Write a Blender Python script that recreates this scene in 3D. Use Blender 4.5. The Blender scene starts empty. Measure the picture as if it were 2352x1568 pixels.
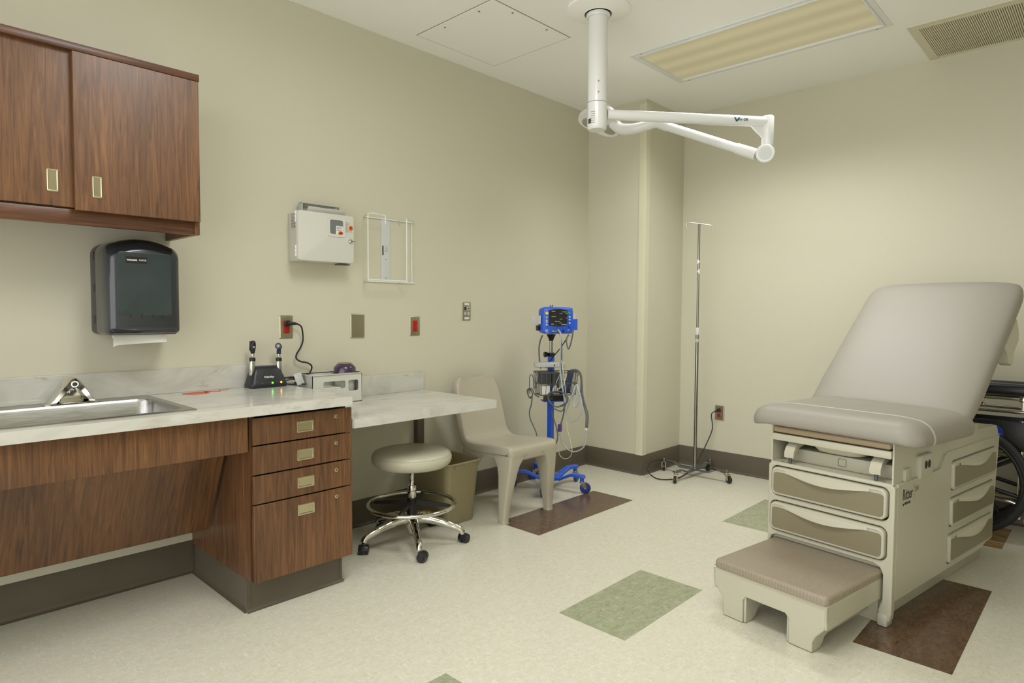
import bpy, bmesh, math, random
from mathutils import Vector, Matrix

random.seed(7)
PI = math.pi
R = math.radians
SC = bpy.context.scene
COL = SC.collection

# ------------------------------------------------------------------ camera
CAM = Vector((0.0, 0.0, 1.2))
FOC = 1464.58                       # focal length in pixels of a 2352 px wide frame
YAW, PIT, ROL = 0.76375801, -0.04508725, 0.00524002
_f = Vector((math.cos(YAW) * math.cos(PIT), math.sin(YAW) * math.cos(PIT), math.sin(PIT)))
_r = Vector((math.sin(YAW), -math.cos(YAW), 0.0))
_u = _r.cross(_f)
_c, _s = math.cos(ROL), math.sin(ROL)
CR, CU, CF = _c * _r + _s * _u, -_s * _r + _c * _u, _f
cam_data = bpy.data.cameras.new('camera')
cam_data.sensor_width = 36.0
cam_data.lens = FOC * 36.0 / 2352.0
cam_data.clip_start = 0.05
cam = bpy.data.objects.new('camera', cam_data)
COL.objects.link(cam)
m3 = Matrix((CR, CU, -CF)).transposed()
cam.matrix_world = Matrix.Translation(CAM) @ m3.to_4x4()
SC.camera = cam

# ------------------------------------------------------------------ view
SC.view_settings.view_transform = 'Standard'
SC.view_settings.look = 'None'
SC.view_settings.gamma = 1.0
SC.view_settings.use_curve_mapping = False
SC.view_settings.exposure = 0.15

# ------------------------------------------------------------------ world: even white fill light, added through the open side of the room
world = bpy.data.worlds.new('world')
SC.world = world
world.use_nodes = True
world.node_tree.nodes['Background'].inputs['Color'].default_value = (1.0, 1.0, 1.0, 1)
world.node_tree.nodes['Background'].inputs['Strength'].default_value = 2.2

# ------------------------------------------------------------------ room measures (metres)
YW = 3.062        # left wall plane
XW = 4.61         # far wall plane
XC = 4.055        # column face
YC = 2.545        # column side
ZC = 2.752        # ceiling
BACK = -1.6       # where the modelled part of the room ends behind the camera

# ceiling troffers (x0, x1, y0, y1): the one in view and its twin over the counter
TROFFERS = [(3.345, 3.905, 0.970, 2.185), (0.92, 1.48, 0.42, 1.635)]
LAMP_W = 27.0
def troffer_lamp(t, i):
    d = bpy.data.lights.new('troffer_lamp', 'AREA')
    d.shape = 'RECTANGLE'
    d.size, d.size_y = t[1] - t[0] - .03, t[3] - t[2] - .03
    d.energy = LAMP_W * (0.56, 1.05)[i]
    d.color = (1.0, 1.0, 1.0)
    d.spread = R((128, 172)[i])
    o = bpy.data.objects.new('troffer_lamp', d)
    o.location = ((t[0] + t[1]) / 2, (t[2] + t[3]) / 2, ZC - .0115)
    COL.objects.link(o)
for i, t in enumerate(TROFFERS):
    troffer_lamp(t, i)

# ------------------------------------------------------------------ helpers: unproject a measured point onto a real plane
def ray(x, y):
    return ((x - 1176) / FOC) * CR - ((y - 784) / FOC) * CU + CF
def on_x(x, y, v):
    d = ray(x, y); return CAM + d * ((v - CAM.x) / d.x)
def on_y(x, y, v):
    d = ray(x, y); return CAM + d * ((v - CAM.y) / d.y)
def on_z(x, y, v):
    d = ray(x, y); return CAM + d * ((v - CAM.z) / d.z)

# ------------------------------------------------------------------ helpers: colour and materials
def lin(c):
    c = c / 255.0
    return c / 12.92 if c <= 0.04045 else ((c + 0.055) / 1.055) ** 2.4
def S(r, g, b):
    return (lin(r), lin(g), lin(b), 1.0)

MATS = {}
def mat(name, rgb, rough=.5, metal=0., spec=.5, bump=0., bscale=60., alpha=1., trans=0., coat=0., emit=None, estr=0., var=0., vscale=8.):
    m = bpy.data.materials.new(name)
    m.use_nodes = True
    nt = m.node_tree
    p = nt.nodes['Principled BSDF']
    p.inputs['Base Color'].default_value = S(*rgb)
    p.inputs['Roughness'].default_value = rough
    p.inputs['Metallic'].default_value = metal
    p.inputs['Specular IOR Level'].default_value = spec
    p.inputs['Alpha'].default_value = alpha
    p.inputs['Transmission Weight'].default_value = trans
    p.inputs['Coat Weight'].default_value = coat
    p.inputs['Coat Roughness'].default_value = .12
    if emit:
        p.inputs['Emission Color'].default_value = S(*emit)
        p.inputs['Emission Strength'].default_value = estr
    if bump or var:
        tc = nt.nodes.new('ShaderNodeTexCoord')
        if bump:
            n = nt.nodes.new('ShaderNodeTexNoise'); n.inputs['Scale'].default_value = bscale; n.inputs['Detail'].default_value = 4
            b = nt.nodes.new('ShaderNodeBump'); b.inputs['Strength'].default_value = bump; b.inputs['Distance'].default_value = .004
            nt.links.new(tc.outputs['Object'], n.inputs['Vector'])
            nt.links.new(n.outputs['Fac'], b.inputs['Height'])
            nt.links.new(b.outputs['Normal'], p.inputs['Normal'])
        if var:
            n = nt.nodes.new('ShaderNodeTexNoise'); n.inputs['Scale'].default_value = vscale; n.inputs['Detail'].default_value = 3
            nt.links.new(tc.outputs['Object'], n.inputs['Vector'])
            r = nt.nodes.new('ShaderNodeValToRGB')
            k1, k2 = 1 - var, 1 + var
            r.color_ramp.elements[0].position = .3; r.color_ramp.elements[1].position = .7
            r.color_ramp.elements[0].color = S(*[min(255, c * k1) for c in rgb])
            r.color_ramp.elements[1].color = S(*[min(255, c * k2) for c in rgb])
            nt.links.new(n.outputs['Fac'], r.inputs['Fac'])
            nt.links.new(r.outputs['Color'], p.inputs['Base Color'])
    MATS[name] = m
    return m

def ramp_mat(name, stops, scale=(1, 1, 1), noise=6., detail=6., dist=1.0, rough=.4, coat=0., rot=(0, 0, 0), spec=.5, bump=0., rough2=.6, extra=None):
    """stretched, warped noise through a colour ramp: wood, stone, streaked vinyl tile"""
    m = bpy.data.materials.new(name)
    m.use_nodes = True
    nt = m.node_tree
    p = nt.nodes['Principled BSDF']
    tc = nt.nodes.new('ShaderNodeTexCoord')
    mp = nt.nodes.new('ShaderNodeMapping')
    mp.inputs['Scale'].default_value = scale
    mp.inputs['Rotation'].default_value = rot
    n = nt.nodes.new('ShaderNodeTexNoise')
    n.inputs['Scale'].default_value = noise
    n.inputs['Detail'].default_value = detail
    n.inputs['Roughness'].default_value = rough2
    n.inputs['Distortion'].default_value = dist
    r = nt.nodes.new('ShaderNodeValToRGB')
    while len(r.color_ramp.elements) < len(stops):
        r.color_ramp.elements.new(.5)
    for e, (pos, c) in zip(r.color_ramp.elements, stops):
        e.position = pos; e.color = S(*c)
    nt.links.new(tc.outputs['Object'], mp.inputs['Vector'])
    nt.links.new(mp.outputs['Vector'], n.inputs['Vector'])
    nt.links.new(n.outputs['Fac'], r.inputs['Fac'])
    col = r.outputs['Color']
    if extra:
        col = extra(nt, tc, mp, col)
    nt.links.new(col, p.inputs['Base Color'])
    if bump:
        b = nt.nodes.new('ShaderNodeBump'); b.inputs['Strength'].default_value = bump; b.inputs['Distance'].default_value = .002
        nt.links.new(n.outputs['Fac'], b.inputs['Height'])
        nt.links.new(b.outputs['Normal'], p.inputs['Normal'])
    p.inputs['Roughness'].default_value = rough
    p.inputs['Coat Weight'].default_value = coat
    p.inputs['Coat Roughness'].default_value = .15
    p.inputs['Specular IOR Level'].default_value = spec
    MATS[name] = m
    return m

def mixer(nt, mode, fac, a, b):
    x = nt.nodes.new('ShaderNodeMix'); x.data_type = 'RGBA'; x.blend_type = mode
    if hasattr(fac, 'is_linked'):
        nt.links.new(fac, x.inputs[0])
    else:
        x.inputs[0].default_value = fac
    for s, k in ((a, 6), (b, 7)):
        if hasattr(s, 'is_linked'):
            nt.links.new(s, x.inputs[k])
        else:
            x.inputs[k].default_value = s
    return x.outputs[2]

# walls: eggshell paint over a faint roller texture
mat('wall_paint', (206, 202, 181), .38, spec=.35, bump=.10, bscale=420)
mat('ceiling_paint', (246, 246, 240), .8, bump=.05, bscale=300)
mat('base_rubber', (92, 84, 70), .38, spec=.45, var=.05, vscale=3)
mat('corner_guard', (214, 210, 184), .4)

# wood grain: long streaks along one local axis
def wood(name, axis, a, b, c, coat=.12, rough=.38):
    sc = {'z': (22, 22, 1.2), 'zy': (22, 1.2, 1.2), 'x': (1.2, 22, 22), 'y': (22, 1.2, 22)}[axis]
    def fig(nt, tc, mp, col):
        n2 = nt.nodes.new('ShaderNodeTexNoise'); n2.inputs['Scale'].default_value = 2.2; n2.inputs['Detail'].default_value = 2
        m2 = nt.nodes.new('ShaderNodeMapping'); m2.inputs['Scale'].default_value = tuple((1.6 if k > 2 else .5) for k in sc)
        nt.links.new(tc.outputs['Object'], m2.inputs['Vector']); nt.links.new(m2.outputs['Vector'], n2.inputs['Vector'])
        r2 = nt.nodes.new('ShaderNodeValToRGB')
        r2.color_ramp.elements[0].position = .35; r2.color_ramp.elements[0].color = (.70, .68, .67, 1)
        r2.color_ramp.elements[1].position = .65; r2.color_ramp.elements[1].color = (1.12, 1.08, 1.0, 1)
        nt.links.new(n2.outputs['Fac'], r2.inputs['Fac'])
        return mixer(nt, 'MULTIPLY', .8, col, r2.outputs['Color'])
    ramp_mat(name, [(.28, a), (.5, b), (.72, c)], sc, 2.6, 9, 1.6, rough, coat, rough2=.62, extra=fig)
wood('walnut', 'z', (70, 46, 29), (106, 73, 46), (130, 92, 58), coat=.08)
wood('walnut_front', 'zy', (70, 46, 29), (106, 73, 46), (130, 92, 58), coat=.08)
wood('walnut_rail', 'x', (64, 40, 27), (94, 61, 41), (116, 78, 52))

def veins(nt, tc, mp, col):
    n2 = nt.nodes.new('ShaderNodeTexNoise'); n2.inputs['Scale'].default_value = 5.5; n2.inputs['Detail'].default_value = 8
    n2.inputs['Roughness'].default_value = .7; n2.inputs['Distortion'].default_value = 1.6
    m2 = nt.nodes.new('ShaderNodeMapping'); m2.inputs['Scale'].default_value = (.7, 1.8, 1.8); m2.inputs['Rotation'].default_value = (0, .5, .5)
    nt.links.new(tc.outputs['Object'], m2.inputs['Vector']); nt.links.new(m2.outputs['Vector'], n2.inputs['Vector'])
    r2 = nt.nodes.new('ShaderNodeValToRGB')
    r2.color_ramp.elements[0].position = .60; r2.color_ramp.elements[0].color = (1, 1, 1, 1)
    r2.color_ramp.elements[1].position = .74; r2.color_ramp.elements[1].color = (.50, .45, .37, 1)
    nt.links.new(n2.outputs['Fac'], r2.inputs['Fac'])
    return mixer(nt, 'MULTIPLY', .75, col, r2.outputs['Color'])
ramp_mat('stone_laminate', [(.3, (182, 180, 168)), (.5, (201, 200, 190)), (.7, (210, 209, 201))], (1, 2.4, 2.4), 3.2, 8, 1.2, .22, .25, extra=veins)

# streaked vinyl composition tile: cream field, green, brown and brown-to-tan accents
def chips(dark, light, a1, a2):
    def f(nt, tc, mp, col):
        # each 303 mm tile is laid a quarter turn from its neighbour
        sep = nt.nodes.new('ShaderNodeSeparateXYZ'); nt.links.new(tc.outputs['Object'], sep.inputs[0])
        out = col
        for k, (sc, lo, hi, c) in enumerate((((16, 52, 9), .57, .68, dark), ((52, 16, 9), .58, .69, light), ((36, 64, 20), .65, .73, a1), ((64, 30, 20), .66, .74, a2))):
            mp2 = nt.nodes.new('ShaderNodeMapping'); mp2.inputs['Scale'].default_value = sc; mp2.inputs['Location'].default_value = (k * 3.1, k * 1.7, k)
            mp2.inputs['Rotation'].default_value = (0, 0, .5 * k)
            nn = nt.nodes.new('ShaderNodeTexNoise'); nn.inputs['Scale'].default_value = 2.6; nn.inputs['Detail'].default_value = 3; nn.inputs['Distortion'].default_value = .6
            nt.links.new(tc.outputs['Object'], mp2.inputs['Vector']); nt.links.new(mp2.outputs['Vector'], nn.inputs['Vector'])
            rr = nt.nodes.new('ShaderNodeValToRGB')
            rr.color_ramp.elements[0].position = lo; rr.color_ramp.elements[0].color = (0, 0, 0, 1)
            rr.color_ramp.elements[1].position = hi; rr.color_ramp.elements[1].color = (1, 1, 1, 1)
            nt.links.new(nn.outputs['Fac'], rr.inputs['Fac'])
            out = mixer(nt, 'MIX', rr.outputs['Color'], out, S(*c))
        return out
    return f
ramp_mat('tile_cream', [(.3, (206, 202, 182)), (.5, (212, 209, 191)), (.7, (217, 215, 199))], (18, 38, 1), 1.6, 5, .8, .30, .10, rot=(0, 0, .6),
         extra=chips((203, 197, 172), (224, 222, 206), (208, 194, 156), (198, 189, 164)))
ramp_mat('tile_green', [(.3, (140, 147, 116)), (.5, (156, 161, 131)), (.7, (168, 171, 143))], (12, 26, 1), 1.6, 5, .8, .26, .10, rot=(0, 0, .6),
         extra=chips((134, 142, 108), (172, 175, 148), (186, 187, 164), (138, 147, 112)))
ramp_mat('tile_brown', [(.3, (78, 58, 42)), (.5, (96, 74, 55)), (.7, (110, 86, 66))], (12, 26, 1), 1.6, 5, .8, .22, .15, rot=(0, 0, .6),
         extra=chips((74, 55, 39), (108, 85, 65), (118, 96, 76), (78, 59, 42)))
ramp_mat('tile_brown_tan', [(.3, (104, 78, 44)), (.5, (164, 136, 92)), (.7, (196, 178, 140))], (40, 3, 1), 2.0, 5, .8, .26, .15)

# metals
mat('chrome', (214, 212, 204), .08, 1)
mat('chrome_worn', (196, 194, 184), .16, 1)
mat('nickel', (196, 188, 160), .2, 1)
mat('plate_steel', (186, 180, 158), .3, 1)
mat('pole_steel', (150, 150, 144), .2, 1)
m = ramp_mat('sink_steel', [(.3, (150, 150, 146)), (.7, (190, 190, 186))], (2, 60, 60), 6, 4, .2, .26)
m.node_tree.nodes['Principled BSDF'].inputs['Metallic'].default_value = 1
mat('screw', (170, 168, 158), .3, 1)
mat('dark_metal', (84, 88, 88), .4, .3)
mat('black_metal', (26, 26, 26), .4, .3)

# plastics, vinyl, paper
mat('black_plastic', (24, 24, 26), .34)
mat('charger_black', (34, 36, 40), .36, bump=.05, bscale=500)
mat('grey_plastic', (112, 116, 116), .45)
mat('dark_grey', (66, 68, 68), .45)
mat('light_grey', (186, 188, 182), .4)
mat('smoke_back', (34, 34, 34), .25)
mat('smoke_cover', (42, 47, 51), .16, spec=.6, coat=.3)
mat('smoke_window', (52, 62, 64), .22, spec=.5, coat=.2, var=.12, vscale=4)
mat('paper', (226, 225, 214), .8)
mat('print_white', (222, 222, 214), .5)
mat('white_plastic', (206, 206, 195), .35)
mat('white_satin', (206, 208, 206), .32)
mat('white_enamel', (226, 227, 224), .22, coat=.3)
mat('white_wire', (226, 229, 222), .3)
mat('beige_plastic', (190, 182, 158), .28, bump=.06, bscale=500)
mat('chair_plastic', (178, 171, 152), .26, bump=.04, bscale=700)
mat('bin_plastic', (150, 140, 106), .4)
mat('bin_liner', (138, 104, 56), .5)
mat('table_shell', (190, 187, 167), .3, spec=.45)
mat('table_inlay', (132, 123, 98), .34)
mat('table_vinyl', (150, 145, 134), .5, spec=.5, bump=.05, bscale=260)
mat('pad_tan', (164, 147, 118), .45)
mat('stitch', (188, 183, 170), .5)
mat('step_rubber', (140, 126, 108), .45)
mat('stool_vinyl', (190, 186, 164), .36, bump=.04, bscale=260)
mat('blue_coat', (44, 92, 206), .32)
mat('blue_wheel', (36, 58, 128), .4)
mat('screen_black', (28, 28, 28), .3)
mat('button_grey', (186, 188, 180), .4)
mat('yellow', (240, 216, 30), .4)
mat('green', (46, 160, 60), .4)
mat('purple', (88, 66, 130), .35)
mat('purple_lid', (62, 42, 72), .18, coat=.5)
mat('red_outlet', (172, 34, 22), .3)
mat('red_print', (222, 88, 40), .4)
mat('orange', (226, 112, 34), .4)
mat('ink', (34, 32, 30), .5)
mat('ink_soft', (120, 116, 104), .5)
mat('teal_ink', (20, 84, 100), .4)
mat('navy_cuff', (36, 46, 76), .7)
mat('cable_grey', (96, 102, 100), .42)
mat('cable_silver', (172, 178, 184), .35)
mat('cable_white', (214, 212, 196), .4)
mat('cable_black', (30, 30, 30), .4)
mat('wc_vinyl', (22, 24, 32), .3, coat=.3)
mat('wc_black', (16, 15, 14), .35)
mat('tyre', (22, 22, 21), .55)
mat('badge_blue', (24, 50, 150), .3)
mat('lens_grey', (150, 148, 136), .25, coat=.4)
mat('fixture_frame', (226, 228, 226), .35)
mat('vent_paint', (214, 208, 184), .5)
mat('vent_dark', (196, 190, 166), .7)
mat('seam_dark', (150, 146, 124), .8)
mat('led_green', (60, 230, 40), .4, emit=(90, 255, 40), estr=6)
mat('led_amber', (255, 190, 30), .4, emit=(255, 190, 20), estr=6)
# clear plastic window
mat('clear_plastic', (200, 206, 206), .08, alpha=.28)
mat('clear_tag', (206, 208, 200), .3, alpha=.45)

# lit prismatic lens: four tubes glow through it as soft bands
m = bpy.data.materials.new('troffer_lens'); m.use_nodes = True; MATS['troffer_lens'] = m
nt = m.node_tree; p = nt.nodes['Principled BSDF']
p.inputs['Base Color'].default_value = S(150, 140, 105); p.inputs['Roughness'].default_value = .4
tc = nt.nodes.new('ShaderNodeTexCoord'); sp = nt.nodes.new('ShaderNodeSeparateXYZ')
nt.links.new(tc.outputs['Object'], sp.inputs[0])
mu = nt.nodes.new('ShaderNodeMath'); mu.operation = 'MULTIPLY'; mu.inputs[1].default_value = 2 * PI / .165
co = nt.nodes.new('ShaderNodeMath'); co.operation = 'COSINE'
ma = nt.nodes.new('ShaderNodeMath'); ma.operation = 'MULTIPLY_ADD'; ma.inputs[1].default_value = .035; ma.inputs[2].default_value = .27
nt.links.new(sp.outputs['X'], mu.inputs[0]); nt.links.new(mu.outputs[0], co.inputs[0]); nt.links.new(co.outputs[0], ma.inputs[0])
p.inputs['Emission Color'].default_value = S(236, 226, 186)
nt.links.new(ma.outputs[0], p.inputs['Emission Strength'])

# ribbed rubber tread of the step
m = mat('step_tread', (150, 138, 120), .42)
nt = m.node_tree; p = nt.nodes['Principled BSDF']
tc = nt.nodes.new('ShaderNodeTexCoord'); w = nt.nodes.new('ShaderNodeTexWave'); w.inputs['Scale'].default_value = 26; w.bands_direction = 'Y'
w2 = nt.nodes.new('ShaderNodeTexWave'); w2.inputs['Scale'].default_value = 26; w2.bands_direction = 'X'
mm = nt.nodes.new('ShaderNodeMath'); mm.operation = 'MULTIPLY'
b = nt.nodes.new('ShaderNodeBump'); b.inputs['Strength'].default_value = .35; b.inputs['Distance'].default_value = .003
nt.links.new(tc.outputs['Object'], w.inputs['Vector']); nt.links.new(tc.outputs['Object'], w2.inputs['Vector'])
nt.links.new(w.outputs['Fac'], mm.inputs[0]); nt.links.new(w2.outputs['Fac'], mm.inputs[1])
nt.links.new(mm.outputs[0], b.inputs['Height']); nt.links.new(b.outputs['Normal'], p.inputs['Normal'])

# ------------------------------------------------------------------ helpers: geometry
def rrect(w, h, r, n=5, cx=0., cy=0.):
    """rounded rectangle, counter-clockwise"""
    r = max(1e-4, min(r, w / 2 - 1e-4, h / 2 - 1e-4))
    out = []
    for (sx, sy, a0) in ((1, -1, -90), (1, 1, 0), (-1, 1, 90), (-1, -1, 180)):
        ox, oy = cx + sx * (w / 2 - r), cy + sy * (h / 2 - r)
        for k in range(n + 1):
            a = R(a0 + 90 * k / n)
            out.append((ox + r * math.cos(a), oy + r * math.sin(a)))
    return out

def circle(r, n=24, cx=0., cy=0.):
    return [(cx + r * math.cos(2 * PI * k / n), cy + r * math.sin(2 * PI * k / n)) for k in range(n)]

def smooth_path(pts, sub=6, closed=False):
    pts = [Vector(p) for p in pts]
    if len(pts) < 3 or sub < 2:
        return pts
    out = []
    n = len(pts)
    rng = n if closed else n - 1
    for i in range(rng):
        p0 = pts[(i - 1) % n] if (closed or i > 0) else pts[0] * 2 - pts[1]
        p1, p2 = pts[i], pts[(i + 1) % n]
        p3 = pts[(i + 2) % n] if (closed or i + 2 < n) else pts[-1] * 2 - pts[-2]
        for k in range(sub):
            t = k / sub
            out.append(.5 * ((2 * p1) + (p2 - p0) * t + (2 * p0 - 5 * p1 + 4 * p2 - p3) * t * t + (3 * p1 - p0 - 3 * p2 + p3) * t ** 3))
    if not closed:
        out.append(pts[-1])
    return out

AXES = {  # maps a 2D outline plus a depth to 3D: plane name -> (a, b, depth) -> xyz
    'xy': lambda a, b, d: Vector((a, b, d)),
    'xz': lambda a, b, d: Vector((a, d, b)),
    'yz': lambda a, b, d: Vector((d, a, b)),
}

class G:
    def __init__(self):
        self.bm = bmesh.new()
    def box(self, x0, x1, y0, y1, z0, z1, bev=0., seg=2, rot=None):
        M = Matrix.Translation(((x0 + x1) / 2, (y0 + y1) / 2, (z0 + z1) / 2))
        if rot: M = M @ rot.to_4x4()
        M = M @ Matrix.Diagonal((abs(x1 - x0), abs(y1 - y0), abs(z1 - z0), 1))
        vs = bmesh.ops.create_cube(self.bm, size=1, matrix=M)['verts']
        if bev:
            es = list({e for v in vs for e in v.link_edges})
            bmesh.ops.bevel(self.bm, geom=es, offset=bev, segments=seg, profile=.5, affect='EDGES', clamp_overlap=True)
        return self
    def cyl(self, p0, p1, r0, r1=None, seg=24, caps=True):
        p0, p1 = Vector(p0), Vector(p1)
        d = p1 - p0
        q = d.to_track_quat('Z', 'Y').to_matrix().to_4x4()
        bmesh.ops.create_cone(self.bm, cap_ends=caps, segments=seg, radius1=r0, radius2=r0 if r1 is None else r1, depth=d.length,
                              matrix=Matrix.Translation((p0 + p1) / 2) @ q)
        return self
    def rings(self, rings, cap0=True, cap1=True, closed=False):
        bm = self.bm
        rows = [[bm.verts.new(Vector(p)) for p in r] for r in rings]
        n = len(rows[0])
        pairs = list(zip(rows[:-1], rows[1:]))
        if closed: pairs.append((rows[-1], rows[0]))
        for a, b in pairs:
            for k in range(n):
                bm.faces.new((a[k], a[(k + 1) % n], b[(k + 1) % n], b[k]))
        if not closed:
            if cap0: bm.faces.new(rows[0][::-1])
            if cap1: bm.faces.new(rows[-1])
        return self
    def tube(self, pts, r, seg=8, closed=False, sub=0, flat=1.0):
        if sub: pts = smooth_path(pts, sub, closed)
        pts = [Vector(p) for p in pts]
        n = len(pts)
        rad = (lambda i: r[min(len(r) - 1, int(i * len(r) / n))] if isinstance(r, (list, tuple)) else r)
        T = []
        for i in range(n):
            a = pts[(i - 1) % n] if (closed or i > 0) else pts[i]
            b = pts[(i + 1) % n] if (closed or i < n - 1) else pts[i]
            t = (b - a); T.append(t.normalized() if t.length > 1e-9 else Vector((0, 0, 1)))
        up = Vector((0, 0, 1)) if abs(T[0].z) < .9 else Vector((1, 0, 0))
        nrm = (up - T[0] * up.dot(T[0])).normalized()
        rings = []
        for i in range(n):
            nrm = (nrm - T[i] * nrm.dot(T[i]))
            nrm = nrm.normalized() if nrm.length > 1e-6 else T[i].orthogonal().normalized()
            bi = T[i].cross(nrm)
            rr = rad(i)
            rings.append([pts[i] + nrm * (math.cos(2 * PI * k / seg) * rr) + bi * (math.sin(2 * PI * k / seg) * rr * flat) for k in range(seg)])
        return self.rings(rings, closed=closed)
    def lathe(self, prof, c=(0, 0, 0), seg=32, axis='Z'):
        c = Vector(c)
        f = {'Z': lambda r, a, h: Vector((r * math.cos(a), r * math.sin(a), h)),
             'Y': lambda r, a, h: Vector((r * math.cos(a), h, r * math.sin(a))),
             'X': lambda r, a, h: Vector((h, r * math.cos(a), r * math.sin(a)))}[axis]
        return self.rings([[c + f(max(r, 1e-5), 2 * PI * k / seg, h) for k in range(seg)] for r, h in prof])
    def prism(self, outline, d0, d1, plane='xy', bev=0., seg=2):
        f = AXES[plane]
        bm = self.bm
        a = [bm.verts.new(f(x, y, d0)) for x, y in outline]
        b = [bm.verts.new(f(x, y, d1)) for x, y in outline]
        n = len(outline)
        fs = [bm.faces.new(a[::-1]), bm.faces.new(b)]
        for k in range(n):
            fs.append(bm.faces.new((a[k], a[(k + 1) % n], b[(k + 1) % n], b[k])))
        if bev:
            es = list(fs[1].edges) + list(fs[0].edges)
            bmesh.ops.bevel(bm, geom=es, offset=bev, segments=seg, profile=.5, affect='EDGES', clamp_overlap=True)
        return self
    def pillow(self, w, h, r, prof, plane='xy', cx=0., cy=0., n=6):
        """stack of rounded rectangles: prof = [(inset, depth), ...]"""
        f = AXES[plane]
        return self.rings([[f(x, y, d) for x, y in rrect(w - 2 * i, h - 2 * i, max(.001, r - i), n, cx, cy)] for i, d in prof])
    def frame(self, outer, inner, d0, d1, plane='xy'):
        """ring with a hole; outer and inner outlines with the same number of points"""
        f = AXES[plane]
        rr = [[f(x, y, d0) for x, y in outer], [f(x, y, d1) for x, y in outer], [f(x, y, d1) for x, y in inner], [f(x, y, d0) for x, y in inner]]
        return self.rings(rr, closed=True)
    def plate(self, outer, holes, d0, d1, plane='xy'):
        """flat plate with any number of holes"""
        f = AXES[plane]
        bm = bmesh.new()
        es = []
        for loop in [outer] + list(holes):
            vs = [bm.verts.new(f(x, y, d0)) for x, y in loop]
            es += [bm.edges.new((vs[k], vs[(k + 1) % len(vs)])) for k in range(len(vs))]
        bmesh.ops.triangle_fill(bm, use_beauty=True, use_dissolve=False, edges=es)
        g = bmesh.ops.extrude_face_region(bm, geom=list(bm.faces))
        off = f(0, 0, d1) - f(0, 0, d0)
        bmesh.ops.translate(bm, vec=off, verts=[v for v in g['geom'] if isinstance(v, bmesh.types.BMVert)])
        me = bpy.data.meshes.new('tmp'); bm.to_mesh(me); bm.free()
        self.bm.from_mesh(me); bpy.data.meshes.remove(me)
        return self
    def ball(self, c, r, s=(1, 1, 1), u=20, v=12):
        bmesh.ops.create_uvsphere(self.bm, u_segments=u, v_segments=v, radius=r, matrix=Matrix.Translation(c) @ Matrix.Diagonal((*s, 1)))
        return self
    def move(self, M):
        bmesh.ops.transform(self.bm, matrix=M, verts=list(self.bm.verts))
        return self

MW = {}   # world matrix of every object built so far
def link(o, parent, M):
    COL.objects.link(o)
    if parent is not None:
        o.parent = parent
        o.matrix_parent_inverse = Matrix.Identity(4)
    MW[o] = M
    return o

def tag(o, label=None, cat=None, group=None, kind=None):
    for k, v in (('label', label), ('category', cat), ('group', group), ('kind', kind)):
        if v: o[k] = v
    return o

def thing(name, label, cat, loc=(0, 0, 0), rotz=0., group=None):
    o = bpy.data.objects.new(name, None)
    o.empty_display_size = .1
    o.location = loc
    o.rotation_euler = (0, 0, rotz)
    link(o, None, Matrix.Translation(loc) @ Matrix.Rotation(rotz, 4, 'Z'))
    return tag(o, label, cat, group)

def obj(name, g, m, parent=None, local=False, ang=40, flat=False, origin=None, label=None):
    """link the shapes of g as one mesh; world coordinates unless local"""
    bm = g.bm
    bmesh.ops.remove_doubles(bm, verts=list(bm.verts), dist=1e-6)
    bmesh.ops.recalc_face_normals(bm, faces=list(bm.faces))
    me = bpy.data.meshes.new(name)
    bm.to_mesh(me); bm.free()
    M = MW[parent] if parent is not None else Matrix.Identity(4)
    o = bpy.data.objects.new(name, me)
    if parent is not None and not local:
        me.transform(M.inverted())
    if parent is None and origin is not None:
        me.transform(Matrix.Translation(-Vector(origin)))
        o.location = origin
        M = Matrix.Translation(origin)
    me.materials.append(MATS[m] if isinstance(m, str) else m)
    if not flat:
        for p in me.polygons: p.use_smooth = True
        me.set_sharp_from_angle(angle=R(ang))
    link(o, parent, M)
    if label: o['label'] = label
    return o

def structure(name, g, m, **kw):
    o = obj(name, g, m, **kw)
    if o.parent is None: o['kind'] = 'structure'
    return o

def text(name, s, size, origin, right, up, m, parent, depth=.0004, align='LEFT', sx=1., local=False, bold=0.):
    """flat printed lettering lying on a surface"""
    cu = bpy.data.curves.new(name, 'FONT')
    cu.body = s; cu.size = size; cu.align_x = align; cu.extrude = depth; cu.resolution_u = 3; cu.offset = bold
    tmp = bpy.data.objects.new('tmp', cu)
    COL.objects.link(tmp)
    dg = bpy.context.evaluated_depsgraph_get()
    me = bpy.data.meshes.new_from_object(tmp.evaluated_get(dg))
    bpy.data.objects.remove(tmp); bpy.data.curves.remove(cu)
    right, up = Vector(right).normalized(), Vector(up).normalized()
    nrm = right.cross(up)
    T = Matrix.Translation(origin) @ Matrix((right, up, nrm)).transposed().to_4x4() @ Matrix.Diagonal((sx, 1, 1, 1))
    me.transform(T)
    if not local: me.transform(MW[parent].inverted())
    me.name = name
    o = bpy.data.objects.new(name, me)
    me.materials.clear(); me.materials.append(MATS[m])
    return link(o, parent, MW[parent])

def copy_thing(o, parent=None, offset=None):
    c = o.copy(); COL.objects.link(c); c.parent = parent
    MW[c] = MW[o]
    for ch in o.children:
        copy_thing(ch, c)
    return c

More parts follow.
